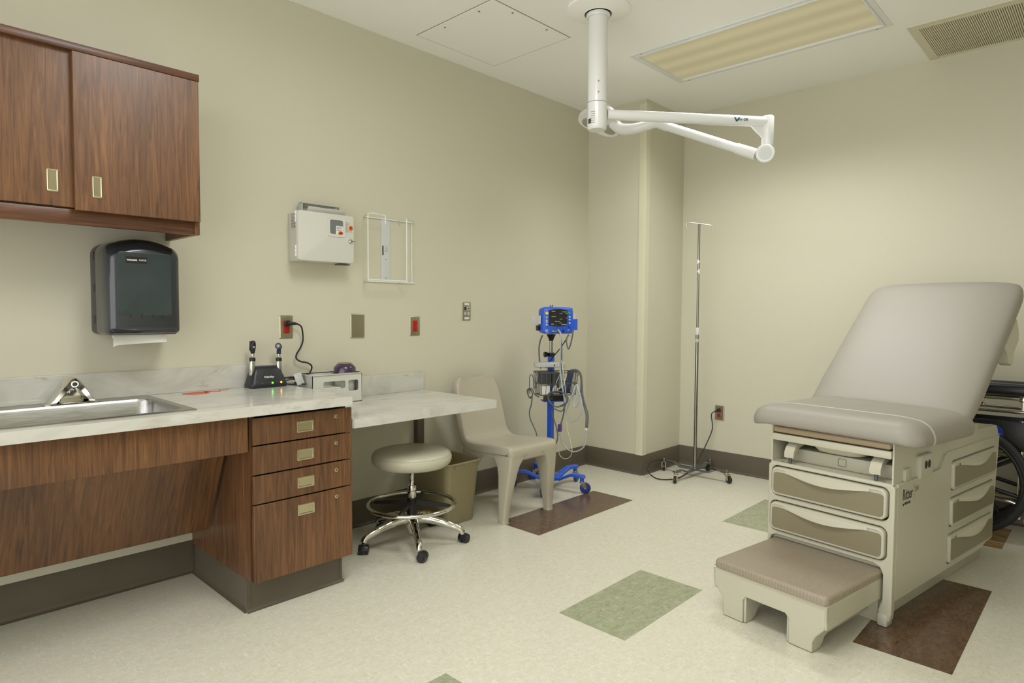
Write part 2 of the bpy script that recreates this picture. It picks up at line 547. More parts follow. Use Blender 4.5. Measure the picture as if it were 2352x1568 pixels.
# ================================================================== THE SETTING
g = G(); g.box(BACK, XW + .1, BACK, YW + .1, -.1, 0)
floor = structure('floor', g, 'tile_cream', flat=True)
def floor_tile(x0, x1, y0, y1, m, label):
    # inlaid vinyl tiles: one 303 mm square each, hairline joints
    nx = max(1, round((x1 - x0) / .303))
    w = (x1 - x0) / nx
    for k in range(nx):
        g = G(); g.box(x0 + k * w + .0004, x0 + (k + 1) * w - .0004, y0, y1, -.003, .0006)
        obj('floor_tile', g, m, floor, flat=True, label=label)
floor_tile(1.942, 2.541, 1.280, 1.592, 'tile_green', 'sage green streaked vinyl tile')
floor_tile(.742, 1.348, 1.280, 1.588, 'tile_green', 'sage green streaked vinyl tile')
floor_tile(3.474, 4.085, 1.320, 1.636, 'tile_green', 'sage green streaked vinyl tile')
floor_tile(2.552, 3.466, 2.236, 2.547, 'tile_brown', 'dark brown streaked vinyl tile')
floor_tile(2.520, 3.416, .371, .676, 'tile_brown', 'dark brown streaked vinyl tile')
floor_tile(4.070, 4.490, .409, .716, 'tile_brown_tan', 'brown and tan streaked vinyl tile')

g = G(); g.box(BACK, XW + .1, BACK, YW + .1, ZC, ZC + .1)
# the ceiling is cut open over the two troffers
g = G()
holes = [[(t[0], t[2]), (t[1], t[2]), (t[1], t[3]), (t[0], t[3])] for t in TROFFERS]
holes.append([(4.066, .20), (4.600, .20), (4.600, .862), (4.066, .862)])
g.plate([(BACK, BACK), (XW + .1, BACK), (XW + .1, YW + .1), (BACK, YW + .1)], holes, ZC, ZC + .012)
ceiling = structure('ceiling', g, 'ceiling_paint', flat=True)

g = G(); g.box(BACK, XC, YW, YW + .1, 0, ZC)
structure('wall_left', g, 'wall_paint', flat=True)
g = G(); g.box(XC, XW + .1, YC, YW + .1, 0, ZC)
structure('wall_column', g, 'wall_paint', flat=True)
g = G(); g.box(XW, XW + .1, BACK, YC, 0, ZC)
structure('wall_far', g, 'wall_paint', flat=True)
g = G(); g.box(BACK, XW + .1, BACK - .1, BACK, 0, ZC)
structure('wall_right', g, 'wall_paint', flat=True)

# coved rubber base: profile of height and thickness swept along each wall
def cove(name, p0, p1, n, h=.148):
    p0, p1, n = Vector(p0), Vector(p1), Vector(n)
    prof = [(0, 0), (.020, 0), (.020, .0015), (.012, .004), (.007, .010), (.005, .022), (.004, h - .003), (.002, h), (0, h)]
    g = G()
    g.rings([[p + n * a + Vector((0, 0, b)) for a, b in prof] for p in (p0, p1)])
    return structure(name, g, 'base_rubber', ang=50)
cove('baseboard_left', (BACK, YW, 0), (XC, YW, 0), (0, -1, 0))
cove('baseboard_column_front', (XC, YC - .004, 0), (XC, YW, 0), (-1, 0, 0))
cove('baseboard_column_side', (XC - .004, YC, 0), (XW, YC, 0), (0, -1, 0))
cove('baseboard_far', (XW, BACK, 0), (XW, YC, 0), (-1, 0, 0))

# corner guard on the column
g = G()
o_ = [(XC - .004, YC + .052), (XC - .004, YC + .002), (XC - .002, YC - .004), (XC + .052, YC - .004), (XC + .052, YC - .0005), (XC - .0005, YC - .0005), (XC - .0005, YC + .052)]
g.prism(o_, .150, 2.722, 'xy')
guard = structure('trim_1', g, 'corner_guard', ang=50)
g = G(); g.box(XC - .006, XC + .055, YC - .006, YC + .055, .146, .153, .002)
obj('end_cap', g, 'corner_guard', guard)
g = G(); g.box(XC - .006, XC + .055, YC - .006, YC + .055, 2.718, 2.725, .002)
obj('end_cap', g, 'corner_guard', guard)

# ---------------------------------------------------------------- ceiling things
def troffer(t, label):
    x0, x1, y0, y1 = t
    cx, cy = (x0 + x1) / 2, (y0 + y1) / 2
    th = thing('ceiling_light', label, 'ceiling light', (cx, cy, ZC))
    w, h = x1 - x0, y1 - y0
    g = G()
    g.frame(rrect(w + .05, h + .05, .002, 1, cx, cy), rrect(w - .012, h - .012, .002, 1, cx, cy), ZC - .004, ZC + .0005)
    g.frame(rrect(w - .008, h - .008, .002, 1, cx, cy), rrect(w - .028, h - .028, .002, 1, cx, cy), ZC - .009, ZC + .01)
    obj('frame', g, 'fixture_frame', th, flat=True)
    g = G(); g.box(x0 + .006, x1 - .006, y0 + .006, y1 - .006, ZC + .004, ZC + .008)
    obj('diffuser', g, 'troffer_lens', th, flat=True, label='lit prismatic lens with soft tube bands')
    g = G(); g.box(x0, x1, y0, y1, ZC + .03, ZC + .05)
    obj('housing', g, 'fixture_frame', th, flat=True)
    for (sx, sy) in ((-1, -1), (1, -1), (-1, 1), (1, 1)):
        g = G(); g.cyl((cx + sx * (w / 2 + .015), cy + sy * (h / 2 - .05), ZC - .006), (cx + sx * (w / 2 + .015), cy + sy * (h / 2 - .05), ZC - .003), .005, seg=10)
        obj('screw', g, 'screw', th)
troffer(TROFFERS[0], 'recessed fluorescent troffer with tan lens above the exam table')
troffer(TROFFERS[1], 'recessed fluorescent troffer in the ceiling near the sink counter')

# access panel: a flush painted door with a hairline gap
th = thing('ceiling_access_panel', 'flush square painted access panel in the ceiling', 'access panel', (2.56, 2.605, ZC))
g = G(); g.box(2.262, 2.866, 2.310, 2.912, ZC - .0035, ZC - .0005, .001, 1)
obj('panel', g, 'ceiling_paint', th, flat=True)
g = G(); g.frame(rrect(.614, .612, .001, 1, 2.564, 2.611), rrect(.6025, .6005, .001, 1, 2.564, 2.611), ZC - .0016, ZC + .0005)
obj('gap', g, 'seam_dark', th, flat=True)
for p in ((2.43, 2.335), (2.70, 2.335), (2.30, 2.45), (2.30, 2.72)):
    g = G(); g.cyl((*p, ZC - .006), (*p, ZC - .003), .0055, seg=10)
    obj('screw', g, 'ink_soft', th)

# return-air vent with fine blades
th = thing('ceiling_vent', 'painted return-air grille with fine parallel blades beside the wall', 'vent', (4.33, .53, ZC))
g = G()
g.frame(rrect(.606, .742, .002, 1, 4.318, .531), rrect(.520, .650, .002, 1, 4.333, .531), ZC - .006, ZC + .001)
obj('frame', g, 'vent_paint', th, flat=True)
g = G(); g.box(4.066, 4.600, .200, .862, ZC + .0065, ZC + .010)
obj('plenum', g, 'vent_dark', th, flat=True)
g = G()
y = .212
while y < .852:
    g.box(4.070, 4.596, y, y + .0058, ZC - .003, ZC + .006)
    y += .0095
b = obj('louver_blades', g, 'vent_paint', th, flat=True); b['kind'] = 'stuff'

# ---------------------------------------------------------------- exam lamp on its ceiling post
def LD(lat, dep, z):    # metres to the right of and along the viewing axis: only used to lay out the arm's heading
    return Vector((.6919 * lat + .7220 * dep, -.7220 * lat + .6919 * dep, z))
PX, PY = 2.702, 1.990
th = thing('exam_light', 'white ceiling-mounted exam light with folded double arm', 'exam light', (PX, PY, ZC))
g = G(); g.lathe([(.160, ZC - .0005), (.160, ZC - .012), (.120, ZC - .024), (.070, ZC - .030), (.070, ZC - .0005)], (PX, PY, 0), 40)
obj('ceiling_canopy', g, 'ceiling_paint', th)
g = G(); g.lathe([(.060, ZC - .030), (.060, ZC - .044), (.056, ZC - .050), (.040, ZC - .050)], (PX, PY, 0), 36)
obj('collar', g, 'white_enamel', th)
g = G(); g.cyl((PX, PY, 2.277), (PX, PY, ZC - .048), .0500, seg=40)
obj('post', g, 'white_enamel', th)
g = G(); g.lathe([(.0508, 2.274), (.0510, 2.165), (.0490, 2.146), (.043, 2.140), (.001, 2.140)], (PX, PY, 0), 40)
hub = obj('hub', g, 'white_enamel', th)
tc_ = (CAM - Vector((PX, PY, 2.2))); tc_.z = 0; tc_.normalize(); sd = Vector((tc_.y, -tc_.x, 0))
# screws on the post, data plate and slots on the hub, facing the room
for z in (2.372, 2.318):
    c = Vector((PX, PY, z)) + tc_ * .0485 - sd * .006
    g = G(); g.cyl(c, c + tc_ * .004, .007, seg=14)
    s_ = obj('screw', g, 'white_plastic', th)
    g = G(); g.cyl(c + tc_ * .004, c + tc_ * .0045, .0025, seg=10); obj('socket', g, 'ink', s_)
for k in range(6):
    a0 = R(18)
    z = 2.222 - k * .011
    pts = [Vector((PX, PY, z)) + (tc_ * math.cos(a) - sd * math.sin(a) * -1) * .0512 for a in (R(14), R(24), R(34))]
    pts = [Vector((PX, PY, z)) + (tc_ * math.cos(a) + sd * math.sin(a)) * .0512 for a in (R(12), R(26), R(40))]
    g = G(); g.tube(pts, .0013, 6)
    obj('vent_slot', g, 'ink_soft', hub)
g = G()
rows = [[Vector((PX, PY, z)) + (tc_ * math.cos(R(a)) + sd * math.sin(R(a))) * .0515 for a in (36, 44, 52, 60)] for z in (2.165, 2.190)]
vs = [[g.bm.verts.new(p) for p in r_] for r_ in rows]
for k in range(3): g.bm.faces.new((vs[0][k], vs[0][k + 1], vs[1][k + 1], vs[1][k]))
obj('data_plate', g, 'dark_grey', hub)

E0, E1 = LD(.440, 3.330, 2.222), LD(1.352, 3.430, 2.216)
ad = (E1 - E0).normalized()
g = G(); g.cyl(E0 + ad * .045, E1, .0262, .0275, 28)
arm = obj('upper_arm', g, 'white_enamel', th)
# gusset under the elbow
g = G(); nrm = Vector((-ad.y, ad.x, 0))
tri = [E1 - ad * .03 - Vector((0, 0, .02)), E1 - ad * .095 - Vector((0, 0, .024)), E1 - ad * .028 - Vector((0, 0, .085))]
g.rings([[p + nrm * s for p in tri] for s in (-.006, .006)])
obj('gusset', g, 'white_enamel', th)
g = G(); g.lathe([(.001, 2.246), (.028, 2.246), (.031, 2.242), (.031, 2.094), (.028, 2.090), (.001, 2.090)], (E1.x, E1.y, 0), 32)
obj('elbow', g, 'white_enamel', th)
K = Vector((E1.x, E1.y, 2.052)) + LD(-.012, -.004, 0)
tk = (CAM - K).normalized()
g = G(); g.cyl(K - tk * .045, K + tk * .042, .0480, seg=36); g.cyl(K + tk * .042, K + tk * .047, .0480, .043, 36)
g.box(E1.x - .024, E1.x + .024, E1.y - .024, E1.y + .024, 2.050, 2.095, .01)
kn = obj('knuckle', g, 'white_enamel', th)
g = G(); g.cyl(K + tk * .0465, K + tk * .048, .034, seg=32); obj('cover_disc', g, 'white_satin', kn)
L0, L1 = K + LD(-.05, .035, .006), LD(.875, 3.83, 2.318)
ld = (L1 - L0).normalized()
g = G(); g.cyl(L0 - ld * .02, L0 + ld * .10, .031, .029, 28)
obj('lower_cuff', g, 'white_enamel', th)
g = G(); g.cyl(L0 + ld * .08, L1, .0255, .0255, 28)
larm = obj('lower_arm', g, 'white_enamel', th)
# light head: a wide shallow dish on a yoke, two oval lenses in its underside
HC = LD(.548, 4.02, 2.398)
yk = [L1 - ld * .05, L1 + ld * .03, LD(.80, 3.88, 2.325), LD(.735, 3.92, 2.318), LD(.665, 3.97, 2.330), LD(.62, 4.0, 2.372)]
g = G(); g.tube(yk, [.029, .029, .030, .032, .034, .034], 14, sub=4)
obj('yoke', g, 'white_enamel', th)
tilt = Matrix.Rotation(R(20), 3, LD(0, 1, 0).normalized()) @ Matrix.Rotation(R(-15), 3, LD(1, 0, 0).normalized())
g = G()
base = []
for k in range(48):
    a = 2 * PI * k / 48
    rr = .134 * (1 + .11 * math.cos(3 * a + .6))
    base.append((rr * math.cos(a), rr * math.sin(a)))
def hr(s, z): return [HC + tilt @ Vector((x * s, y * s, z)) for x, y in base]
g.rings([hr(.80, -.020), hr(.97, -.022), hr(1.0, -.012), hr(.97, .012), hr(.80, .034), hr(.45, .050), hr(.05, .054)])
head = obj('light_head', g, 'white_enamel', th)
for k in range(3):
    a = R(-20 + 120 * k)
    c = Vector((.078 * math.cos(a), .078 * math.sin(a), -.0235))
    g = G(); g.rings([[HC + tilt @ (c + Vector((.044 * s * math.cos(t_), .044 * s * math.sin(t_), d))) for t_ in [2 * PI * j / 28 for j in range(28)]] for s, d in ((1, .003), (1, -.002), (.9, -.004))])
    obj('lens', g, 'lens_grey', head, label='frosted grey round lens')
# maker's name on the upper arm
tl = Vector((-ad.x, -ad.y, 0)); 
fr = (CAM - E1); fr = (fr - ad * fr.dot(ad)).normalized()
fr = Vector((fr.x, fr.y, 0)).normalized()
rt = ad.copy()
o0 = E0 + ad * .715 + fr * .0290 - Vector((0, 0, .007))
g = G(); 
def P2(a, b): return o0 + rt * a + Vector((0, 0, b)) + fr * .0005
g.bm.faces.new([g.bm.verts.new(P2(*p)) for p in ((.012, -.006), (.020, -.006), (.036, .018), (.024, .014), (.017, .002), (.011, .014), (.0, .018))])
obj('emblem', g, 'teal_ink', arm, flat=True)
text('lettering', 'ist', .020, o0 + rt * .028 + fr * .0004, rt, (0, 0, 1), 'ink', arm)
text('lettering', 'OR', .018, o0 + rt * .053 + fr * .0004, rt, (0, 0, 1), 'teal_ink', arm, bold=.0004)

# ================================================================== MILLWORK ON THE LEFT WALL
XL = -1.2    # cabinets run on to the left out of the picture

def cup_pull(parent, x0, x1, z0, z1, y, name='pull'):
    """flush rectangular recessed pull: rim and dished cup"""
    w, h, cx, cz = x1 - x0, z1 - z0, (x0 + x1) / 2, (z0 + z1) / 2
    f = AXES['xz']
    t = min(w, h) * .16
    g = G()
    def ring(i, d, r): return [f(a, b, d) for a, b in rrect(w - 2 * i, h - 2 * i, r, 3, cx, cz)]
    g.rings([ring(0, y, .003), ring(0, y - .002, .003), ring(t * .5, y - .0032, .0025), ring(t, y - .002, .002), ring(t * 1.2, y + .006, .002), ring(t * 1.8, y + .0085, .003), ring(t * 2.4, y + .009, .002)])
    return obj(name, g, 'nickel', parent)

def panel(x0, x1, y0, y1, z0, z1, cup):
    """door or drawer front, cut out for its recessed pull"""
    a0, a1, b0, b1 = cup
    g = G(); g.plate([(x0, z0), (x1, z0), (x1, z1), (x0, z1)], [[(a0 + .002, b0 + .002), (a1 - .002, b0 + .002), (a1 - .002, b1 - .002), (a0 + .002, b1 - .002)]], y0, y1, 'xz')
    return g
def soften(o, w=.0014):
    b = o.modifiers.new('bevel', 'BEVEL'); b.width = w; b.segments = 2; b.limit_method = 'ANGLE'; b.angle_limit = R(60)
    return o

# ---- upper cabinet
th = thing('upper_cabinet', 'dark walnut laminate wall cabinet with two sliding doors above the sink', 'cabinet', (.2, YW, 1.508))
g = G()
g.box(.984, 1.003, 2.716, YW, 1.508, 2.140)          # right side panel
g.box(XL, XL + .019, 2.716, YW, 1.508, 2.140)
g.box(XL + .019, .984, 2.74, YW, 1.556, 1.575)          # bottom
g.box(XL + .019, .984, 2.74, YW, 2.100, 2.119)
g.box(XL + .019, .984, YW - .012, YW, 1.575, 2.100)
obj('carcass', g, 'walnut', th, flat=True)
g = G(); g.box(XL, 1.001, 2.692, 2.730, 2.112, 2.139, .0015)
obj('top_rail', g, 'walnut_rail', th)
g = G(); g.box(XL, 1.003, 2.722, 2.741, 1.507, 1.560, .001)
obj('bottom_rail', g, 'walnut_rail', th)
g = panel(XL, .61, 2.7165, 2.735, 1.566, 2.1265, (.496, .530, 1.615, 1.692))
dl = soften(obj('door', g, 'walnut_front', th, ang=30))
cup_pull(dl, .496, .530, 1.615, 1.692, 2.7165)
g = panel(.574, .997, 2.690, 2.709, 1.556, 2.110, (.626, .656, 1.606, 1.682))
dr = soften(obj('door', g, 'walnut_front', th, ang=30))
cup_pull(dr, .626, .656, 1.606, 1.682, 2.690)

# ---- counter top with sink cut-out, backsplash
CT = .835
th = thing('countertop', 'off-white marbled laminate countertop with backsplash holding the sink', 'countertop', (.2, YW, .795))
SX0, SX1, SY0, SY1 = -.10, .893, 2.462, 3.018
g = G()
g.plate([(XL, YW), (XL, 2.400), (1.508, 2.400), (1.516, 2.408), (1.516, YW)], [[(SX0 + .02, SY0 + .02), (SX1 - .02, SY0 + .02), (SX1 - .02, SY1 - .02), (SX0 + .02, SY1 - .02)]], .796, CT)
top = obj('top', g, 'stone_laminate', th, ang=30)
g = G(); g.box(XL, 1.520, YW - .020, YW, CT, .943, .0025)
obj('backsplash', g, 'stone_laminate', th)

# ---- stainless drop-in sink
th = thing('sink', 'brushed stainless steel drop-in sink set in the countertop', 'sink', (.4, 2.74, CT))
f = AXES['xy']
cx, cy, w, h = (SX0 + SX1) / 2, (SY0 + SY1) / 2, SX1 - SX0, SY1 - SY0
bx0, bx1, by0, by1 = SX0 + .03, SX1 - .036, SY0 + .036, SY1 - .115
bcx, bcy, bw, bh = (bx0 + bx1) / 2, (by0 + by1) / 2, bx1 - bx0, by1 - by0
def sr(w_, h_, r, z, a, b): return [f(x, y, z) for x, y in rrect(w_, h_, r, 7, a, b)]
g = G()
g.rings([sr(w, h, .012, CT + .0004, cx, cy), sr(w, h, .012, CT + .0022, cx, cy), sr(w - .012, h - .012, .010, CT + .0042, cx, cy), sr(w - .03, h - .03, .012, CT + .0030, cx, cy), sr(bw + .012, bh + .012, .056, CT + .0030, bcx, bcy)], cap0=False, cap1=False)
rim = obj('rim', g, 'sink_steel', th)
g = G()
g.rings([sr(bw + .012, bh + .012, .056, CT + .0030, bcx, bcy), sr(bw, bh, .05, CT - .006, bcx, bcy), sr(bw - .006, bh - .006, .05, CT - .10, bcx, bcy), sr(bw - .03, bh - .03, .05, CT - .135, bcx, bcy), sr(bw - .09, bh - .09, .04, CT - .150, bcx, bcy)], cap0=False)
bowl = obj('bowl', g, 'sink_steel', th)
g = G(); g.lathe([(.045, CT - .149), (.045, CT - .146), (.036, CT - .146), (.03, CT - .152), (.001, CT - .152)], (bcx, bcy, 0), 24)
obj('drain', g, 'chrome', th)

# ---- sensor faucet: a chrome wedge arching over the bowl
FX, FY = .600, 2.955
th = thing('faucet', 'chrome hooded sensor faucet standing on the sink rim', 'faucet', (FX, FY, CT + .004))
g = G()
z0 = CT + .004
# hood: an inverted V with a rounded ridge that leans out over the bowl, hollow underneath
def hood_ring(t, grow):
    s = 2 * t - 1                                     # -1 left foot, 1 right foot
    zz = .104 * (1. - math.sqrt(s * s * .90 + .10)) / (1. - math.sqrt(.10))
    return Vector((s * .082, 0, max(0., zz)))
N_ = 24
rows = []
for j, (dy, k, dz) in enumerate(((.040, .96, 0.), (.030, 1.0, 0.), (.0, 1.0, .0), (-.030, .985, .001), (-.052, .95, .0), (-.058, .92, -.003))):
    rows.append([Vector((FX, FY, z0)) + Vector((p.x * k, dy * (.55 + .45 * p.z / .104), p.z * k + dz * (p.z > .02))) for p in [hood_ring(i / N_, 0) for i in range(N_ + 1)]])
inner = []
for j, (dy, k) in enumerate(((-.054, .68), (-.020, .62), (.030, .56))):
    inner.append([Vector((FX, FY, z0)) + Vector((p.x * (k + .04), dy * (.55 + .45 * p.z / .104), p.z * k * .93)) for p in [hood_ring(i / N_, 0) for i in range(N_ + 1)]])
allr = rows + inner
V_ = [[g.bm.verts.new(p) for p in r_] for r_ in allr]
for a_, b_ in zip(V_[:-1], V_[1:]):
    for i in range(N_): g.bm.faces.new((a_[i], a_[i + 1], b_[i + 1], b_[i]))
bk = [V_[0][i] for i in range(N_ + 1)]
g.bm.faces.new(bk)
fb = obj('hood', g, 'chrome', th, ang=50)
g = G(); g.pillow(.088, .03, .012, [(0, z0), (0, z0 + .02), (.016, z0 + .050), (.030, z0 + .066)], 'xy', FX, FY + .012)
obj('body', g, 'chrome_worn', th)
ec = Vector((FX, FY - .055, z0 + .080)); dn = Vector((0, -.93, -.30)).normalized()
g = G(); g.cyl(ec - dn * .012, ec + dn * .006, .0125, seg=24)
ey = obj('sensor_ring', g, 'chrome_worn', th)
g = G(); g.cyl(ec + dn * .005, ec + dn * .0068, .0085, seg=20); obj('sensor_eye', g, 'dark_grey', ey)
g = G(); g.pillow(.19, .075, .03, [(0, CT + .003), (0, CT + .006), (.004, CT + .0075)], 'xy', FX, FY)
obj('base_plate', g, 'chrome_worn', th)

# ---- sink apron and sloping knee panel
th = thing('sink_apron', 'walnut laminate apron under the sink with sloping knee panel', 'cabinet', (.2, 2.43, .30))
g = G(); g.box(XL, 1.062, 2.430, 2.449, .655, .794, .001)
obj('apron', g, 'walnut_front', th)
g = G()
pr = [(2.622, .655), (2.640, .660), (2.836, .266), (2.818, .262)]
g.prism(pr, XL, 1.058, 'yz')
obj('knee_panel', g, 'walnut_front', th, flat=True)

# ---- drawer cabinet
th = thing('drawer_cabinet', 'walnut laminate base cabinet with four locking drawers under the countertop', 'cabinet', (1.285, 2.75, 0))
X0, X1 = 1.075, 1.500
g = G()
g.box(X0, X0 + .019, 2.446, YW, .130, .795)
g.box(X1 - .019, X1, 2.446, YW, .130, .795)
g.box(X0 + .019, X1 - .019, 2.46, YW, .130, .149)
g.box(X0 + .019, X1 - .019, YW - .012, YW, .149, .795)
obj('carcass', g, 'walnut', th, flat=True)
g = G(); g.box(X0 - .0015, X0 + .0005, 2.444, 2.448, .130, .795); obj('edge_band', g, 'walnut_rail', th, flat=True)
g = G(); g.box(X0 + .01, X1 - .006, 2.492, YW, .003, .130)
obj('plinth', g, 'black_plastic', th, flat=True)
kick = [(2.440 + .052, 0)]
def kick_piece(p0, p1, n):
    p0, p1, n = Vector(p0), Vector(p1), Vector(n)
    prof = [(-.006, 0), (.018, 0), (.018, .0015), (.010, .004), (.005, .012), (.004, .024), (.004, .131), (-.006, .131)]
    g = G(); g.rings([[p + n * a + Vector((0, 0, b)) for a, b in prof] for p in (p0, p1)])
    return obj('toe_kick', g, 'base_rubber', th, ang=50, label='dark brown rubber toe kick')
kick_piece((X0 - .004, 2.486, 0), (X1 + .001, 2.486, 0), (0, -1, 0))
kick_piece((X0 + .006, 2.480, 0), (X0 + .006, YW - .02, 0), (-1, 0, 0))
kick_piece((X1 - .006, 2.480, 0), (X1 - .006, YW - .02, 0), (1, 0, 0))
zs = [(.678, .783), (.561, .672), (.444, .555), (.130, .438)]
for i, (a, b) in enumerate(zs):
    zc_ = (.728, .612, .497, .383)[i]
    g = panel(1.080, 1.519, 2.424, 2.443, a, b, (1.262, 1.338, zc_ - .023, zc_ + .023))
    d_ = soften(obj('drawer', g, 'walnut_front', th, ang=30))
    cup_pull(d_, 1.262, 1.338, zc_ - .023, zc_ + .023, 2.424)
    zl = (.753, .638, .522, .407)[i]
    g = G(); g.lathe([(.001, 2.418), (.0062, 2.418), (.0065, 2.419), (.0092, 2.4195), (.0098, 2.421), (.0098, 2.4245)], (1.440, 0, zl), 24, 'Y')
    lk = obj('lock', g, 'nickel', d_)
    g = G(); g.box(1.4388, 1.4412, 2.4174, 2.4182, zl - .003, zl + .003); obj('keyhole', g, 'ink', lk, flat=True)

# ---- wall-hung desk
DT = .731
th = thing('wall_desk', 'off-white marbled laminate wall desk beside the drawer cabinet', 'desk', (1.95, YW, .691))
g = G()
g.plate([(1.524, YW), (1.524, 2.408), (2.398, 2.408), (2.408, 2.418), (2.408, YW)], [], DT - .040, DT)
obj('top', g, 'stone_laminate', th, ang=30)
g = G(); g.box(1.524, 2.408, YW - .020, YW, DT, .842, .0025)
obj('backsplash', g, 'stone_laminate', th)
g = G(); g.box(2.345, 2.395, 3.022, YW, .36, DT - .041, .003); g.box(2.345, 2.395, 2.62, 3.03, DT - .075, DT - .041, .003)
br = obj('bracket', g, 'base_rubber', th, label='dark brown steel support bracket')

# ================================================================== THINGS ON THE LEFT WALL
UX, UZ = Vector((1, 0, 0)), Vector((0, 0, 1))

# ---- paper towel dispenser
th = thing('towel_dispenser', 'smoky black translucent paper towel dispenser under the wall cabinet', 'towel dispenser', (.832, YW, 1.105))
def arch(x0, x1, z0, z1, rise, r, n=10):
    """outline with rounded lower corners and an arched top"""
    out = []
    for k in range(n // 2 + 1):
        a = R(180 + 90 * k / (n // 2)); out.append((x0 + r + r * math.cos(a), z0 + r + r * math.sin(a)))
    for k in range(n // 2 + 1):
        a = R(270 + 90 * k / (n // 2)); out.append((x1 - r + r * math.cos(a), z0 + r + r * math.sin(a)))
    rt = .045
    zt = z1 - rise
    for k in range(n // 2 + 1):
        a = R(80 * k / (n // 2)); out.append((x1 - rt + rt * math.cos(a), zt - rt + rt * math.sin(a)))
    for k in range(1, n):
        t = k / n
        xx = (x1 - rt * .9) * (1 - t) + (x0 + rt * .9) * t
        out.append((xx, zt + rise * math.sin(PI * t) ** .8))
    for k in range(n // 2 + 1):
        a = R(100 + 80 * k / (n // 2)); out.append((x0 + rt + rt * math.cos(a), zt - rt + rt * math.sin(a)))
    return out
base = arch(.698, .972, 1.104, 1.492, .020, .018)
mx, mz = .835, 1.285
def ar(s, y, tz=0., sz=None): return [Vector((mx + (x - mx) * s, y, mz + (z - mz) * (sz or s) + tz)) for x, z in base]
g = G(); g.rings([ar(1, YW), ar(1, YW - .060), ar(.985, YW - .072)])
tray = obj('back_tray', g, 'smoke_back', th)
for z in (1.42, 1.29, 1.165):
    g = G(); g.box(.6965, .699, YW - .058, YW - .044, z - .016, z + .016, .001); obj('latch_slot', g, 'ink', tray)
g = G(); g.rings([ar(.995, YW - .072), ar(.998, YW - .090), ar(.992, YW - .160), ar(.965, YW - .205, -.004), ar(.90, YW - .228, -.008), ar(.80, YW - .238, -.012)])
cov = obj('cover', g, 'smoke_cover', th)
# window: the paper stack shows through as a lighter, cooler field
w_ = [(.745, 1.180), (.930, 1.180), (.930, 1.43), (.920, 1.440), (.755, 1.440), (.745, 1.43)]
g = G(); g.pillow(.196, .250, .014, [(0, YW - .2365), (.001, YW - .2395), (.004, YW - .2402)], 'xz', .830, 1.306)
obj('window', g, 'smoke_window', cov, label='see-through smoky window with paper stack behind')
for k, x in enumerate((.775, .815, .855, .892)):
    g = G(); g.box(x - .0012, x + .0012, YW - .2408, YW - .238, 1.172, 1.190); obj('level_mark', g, 'ink', cov, flat=True)
g = G(); g.pillow(.075, .026, .001, [(0, YW - .2400), (0, YW - .2408)], 'xz', .800, 1.400)
lb = obj('name_label', g, 'smoke_back', cov)
text('lettering', 'wausau', .0125, Vector((.7655, YW - .2412, 1.3965)), UX, UZ, 'print_white', lb, bold=.0003)
text('lettering', 'PAPER', .0095, Vector((.809, YW - .2412, 1.3965)), UX, UZ, 'print_white', lb)
g = G(); g.box(.715, .955, YW - .200, YW - .02, 1.1035, 1.110, .002); obj('outlet_lip', g, 'smoke_back', th)
# sheet hanging out
g = G()
n = 14
cols = []
for k in range(n + 1):
    t = k / n
    x = .728 + t * .192
    wave = .004 * math.sin(t * 5)
    zb = 1.062 + .010 * t + (-.006 if k == 0 else 0)
    cols.append((x, wave, zb))
v0 = [g.bm.verts.new((x, YW - .176 + w, 1.118)) for x, w, zb in cols]
v1 = [g.bm.verts.new((x, YW - .182 + w * 1.6, (1.118 + zb) / 2)) for x, w, zb in cols]
v2 = [g.bm.verts.new((x, YW - .184 + w * 2.2, zb)) for x, w, zb in cols]
for a, b in ((v0, v1), (v1, v2)):
    for k in range(n): g.bm.faces.new((a[k], a[k + 1], b[k + 1], b[k]))
# folded back edge of the sheet
e = [g.bm.verts.new(p) for p in ((.728, YW - .150, 1.118), (.734, YW - .158, 1.085))]
g.bm.faces.new((v0[0], v1[0], e[1], e[0])); g.bm.faces.new((v1[0], v2[0], e[1]))
obj('paper_towel', g, 'paper', th, label='white folded paper towel hanging out')

# ---- sharps container cabinet
th = thing('sharps_container', 'cream plastic locked sharps container cabinet on the wall', 'sharps container', (1.70, YW, 1.452))
yf = YW - .130
g = G(); g.box(1.556, 1.848, yf + .022, YW, 1.453, 1.694, .004)
body = obj('body', g, 'white_plastic', th)
# vent grid on the left cheek: raised bars over a dark field
g = G(); g.box(1.5552, 1.5562, yf + .045, yf + .088, 1.616, 1.690); vf = obj('vent_field', g, 'ink', body, flat=True)
for k in range(5):
    y = yf + .045 + k * .0107
    g = G(); g.box(1.5535, 1.5562, y - .0017, y + .0017, 1.614, 1.692); obj('vent_bar', g, 'white_plastic', body, flat=True)
for k in range(6):
    z = 1.616 + k * .0148
    g = G(); g.box(1.5537, 1.5562, yf + .043, yf + .090, z - .0017, z + .0017); obj('vent_bar', g, 'white_plastic', body, flat=True)
g = G()
out = rrect(.316, .246, .014, 4, 1.700, 1.576)
def dring(s, d): return [Vector((1.700 + (x - 1.700) * s, d, 1.576 + (z - 1.576) * s)) for x, z in out]
g.rings([dring(1, yf + .022), dring(1, yf + .004), dring(.985, yf), dring(.975, yf - .0005)])
door = obj('door', g, 'white_plastic', th)
for z in (1.668, 1.500):
    g = G()
    g.box(1.5405, 1.5455, yf + .016, yf + .030, z - .028, z + .028, .001)
    for k in range(3): g.cyl((1.5415, yf + .022, z - .026 + k * .019), (1.5415, yf + .022, z - .012 + k * .019), .0042, seg=10)
    obj('hinge', g, 'white_wire', door)
f = AXES['xz']
g = G(); g.frame(rrect(.100, .098, .012, 5, 1.754, 1.633), rrect(.076, .072, .010, 5, 1.754, 1.633), yf + .002, yf - .0045, 'xz')
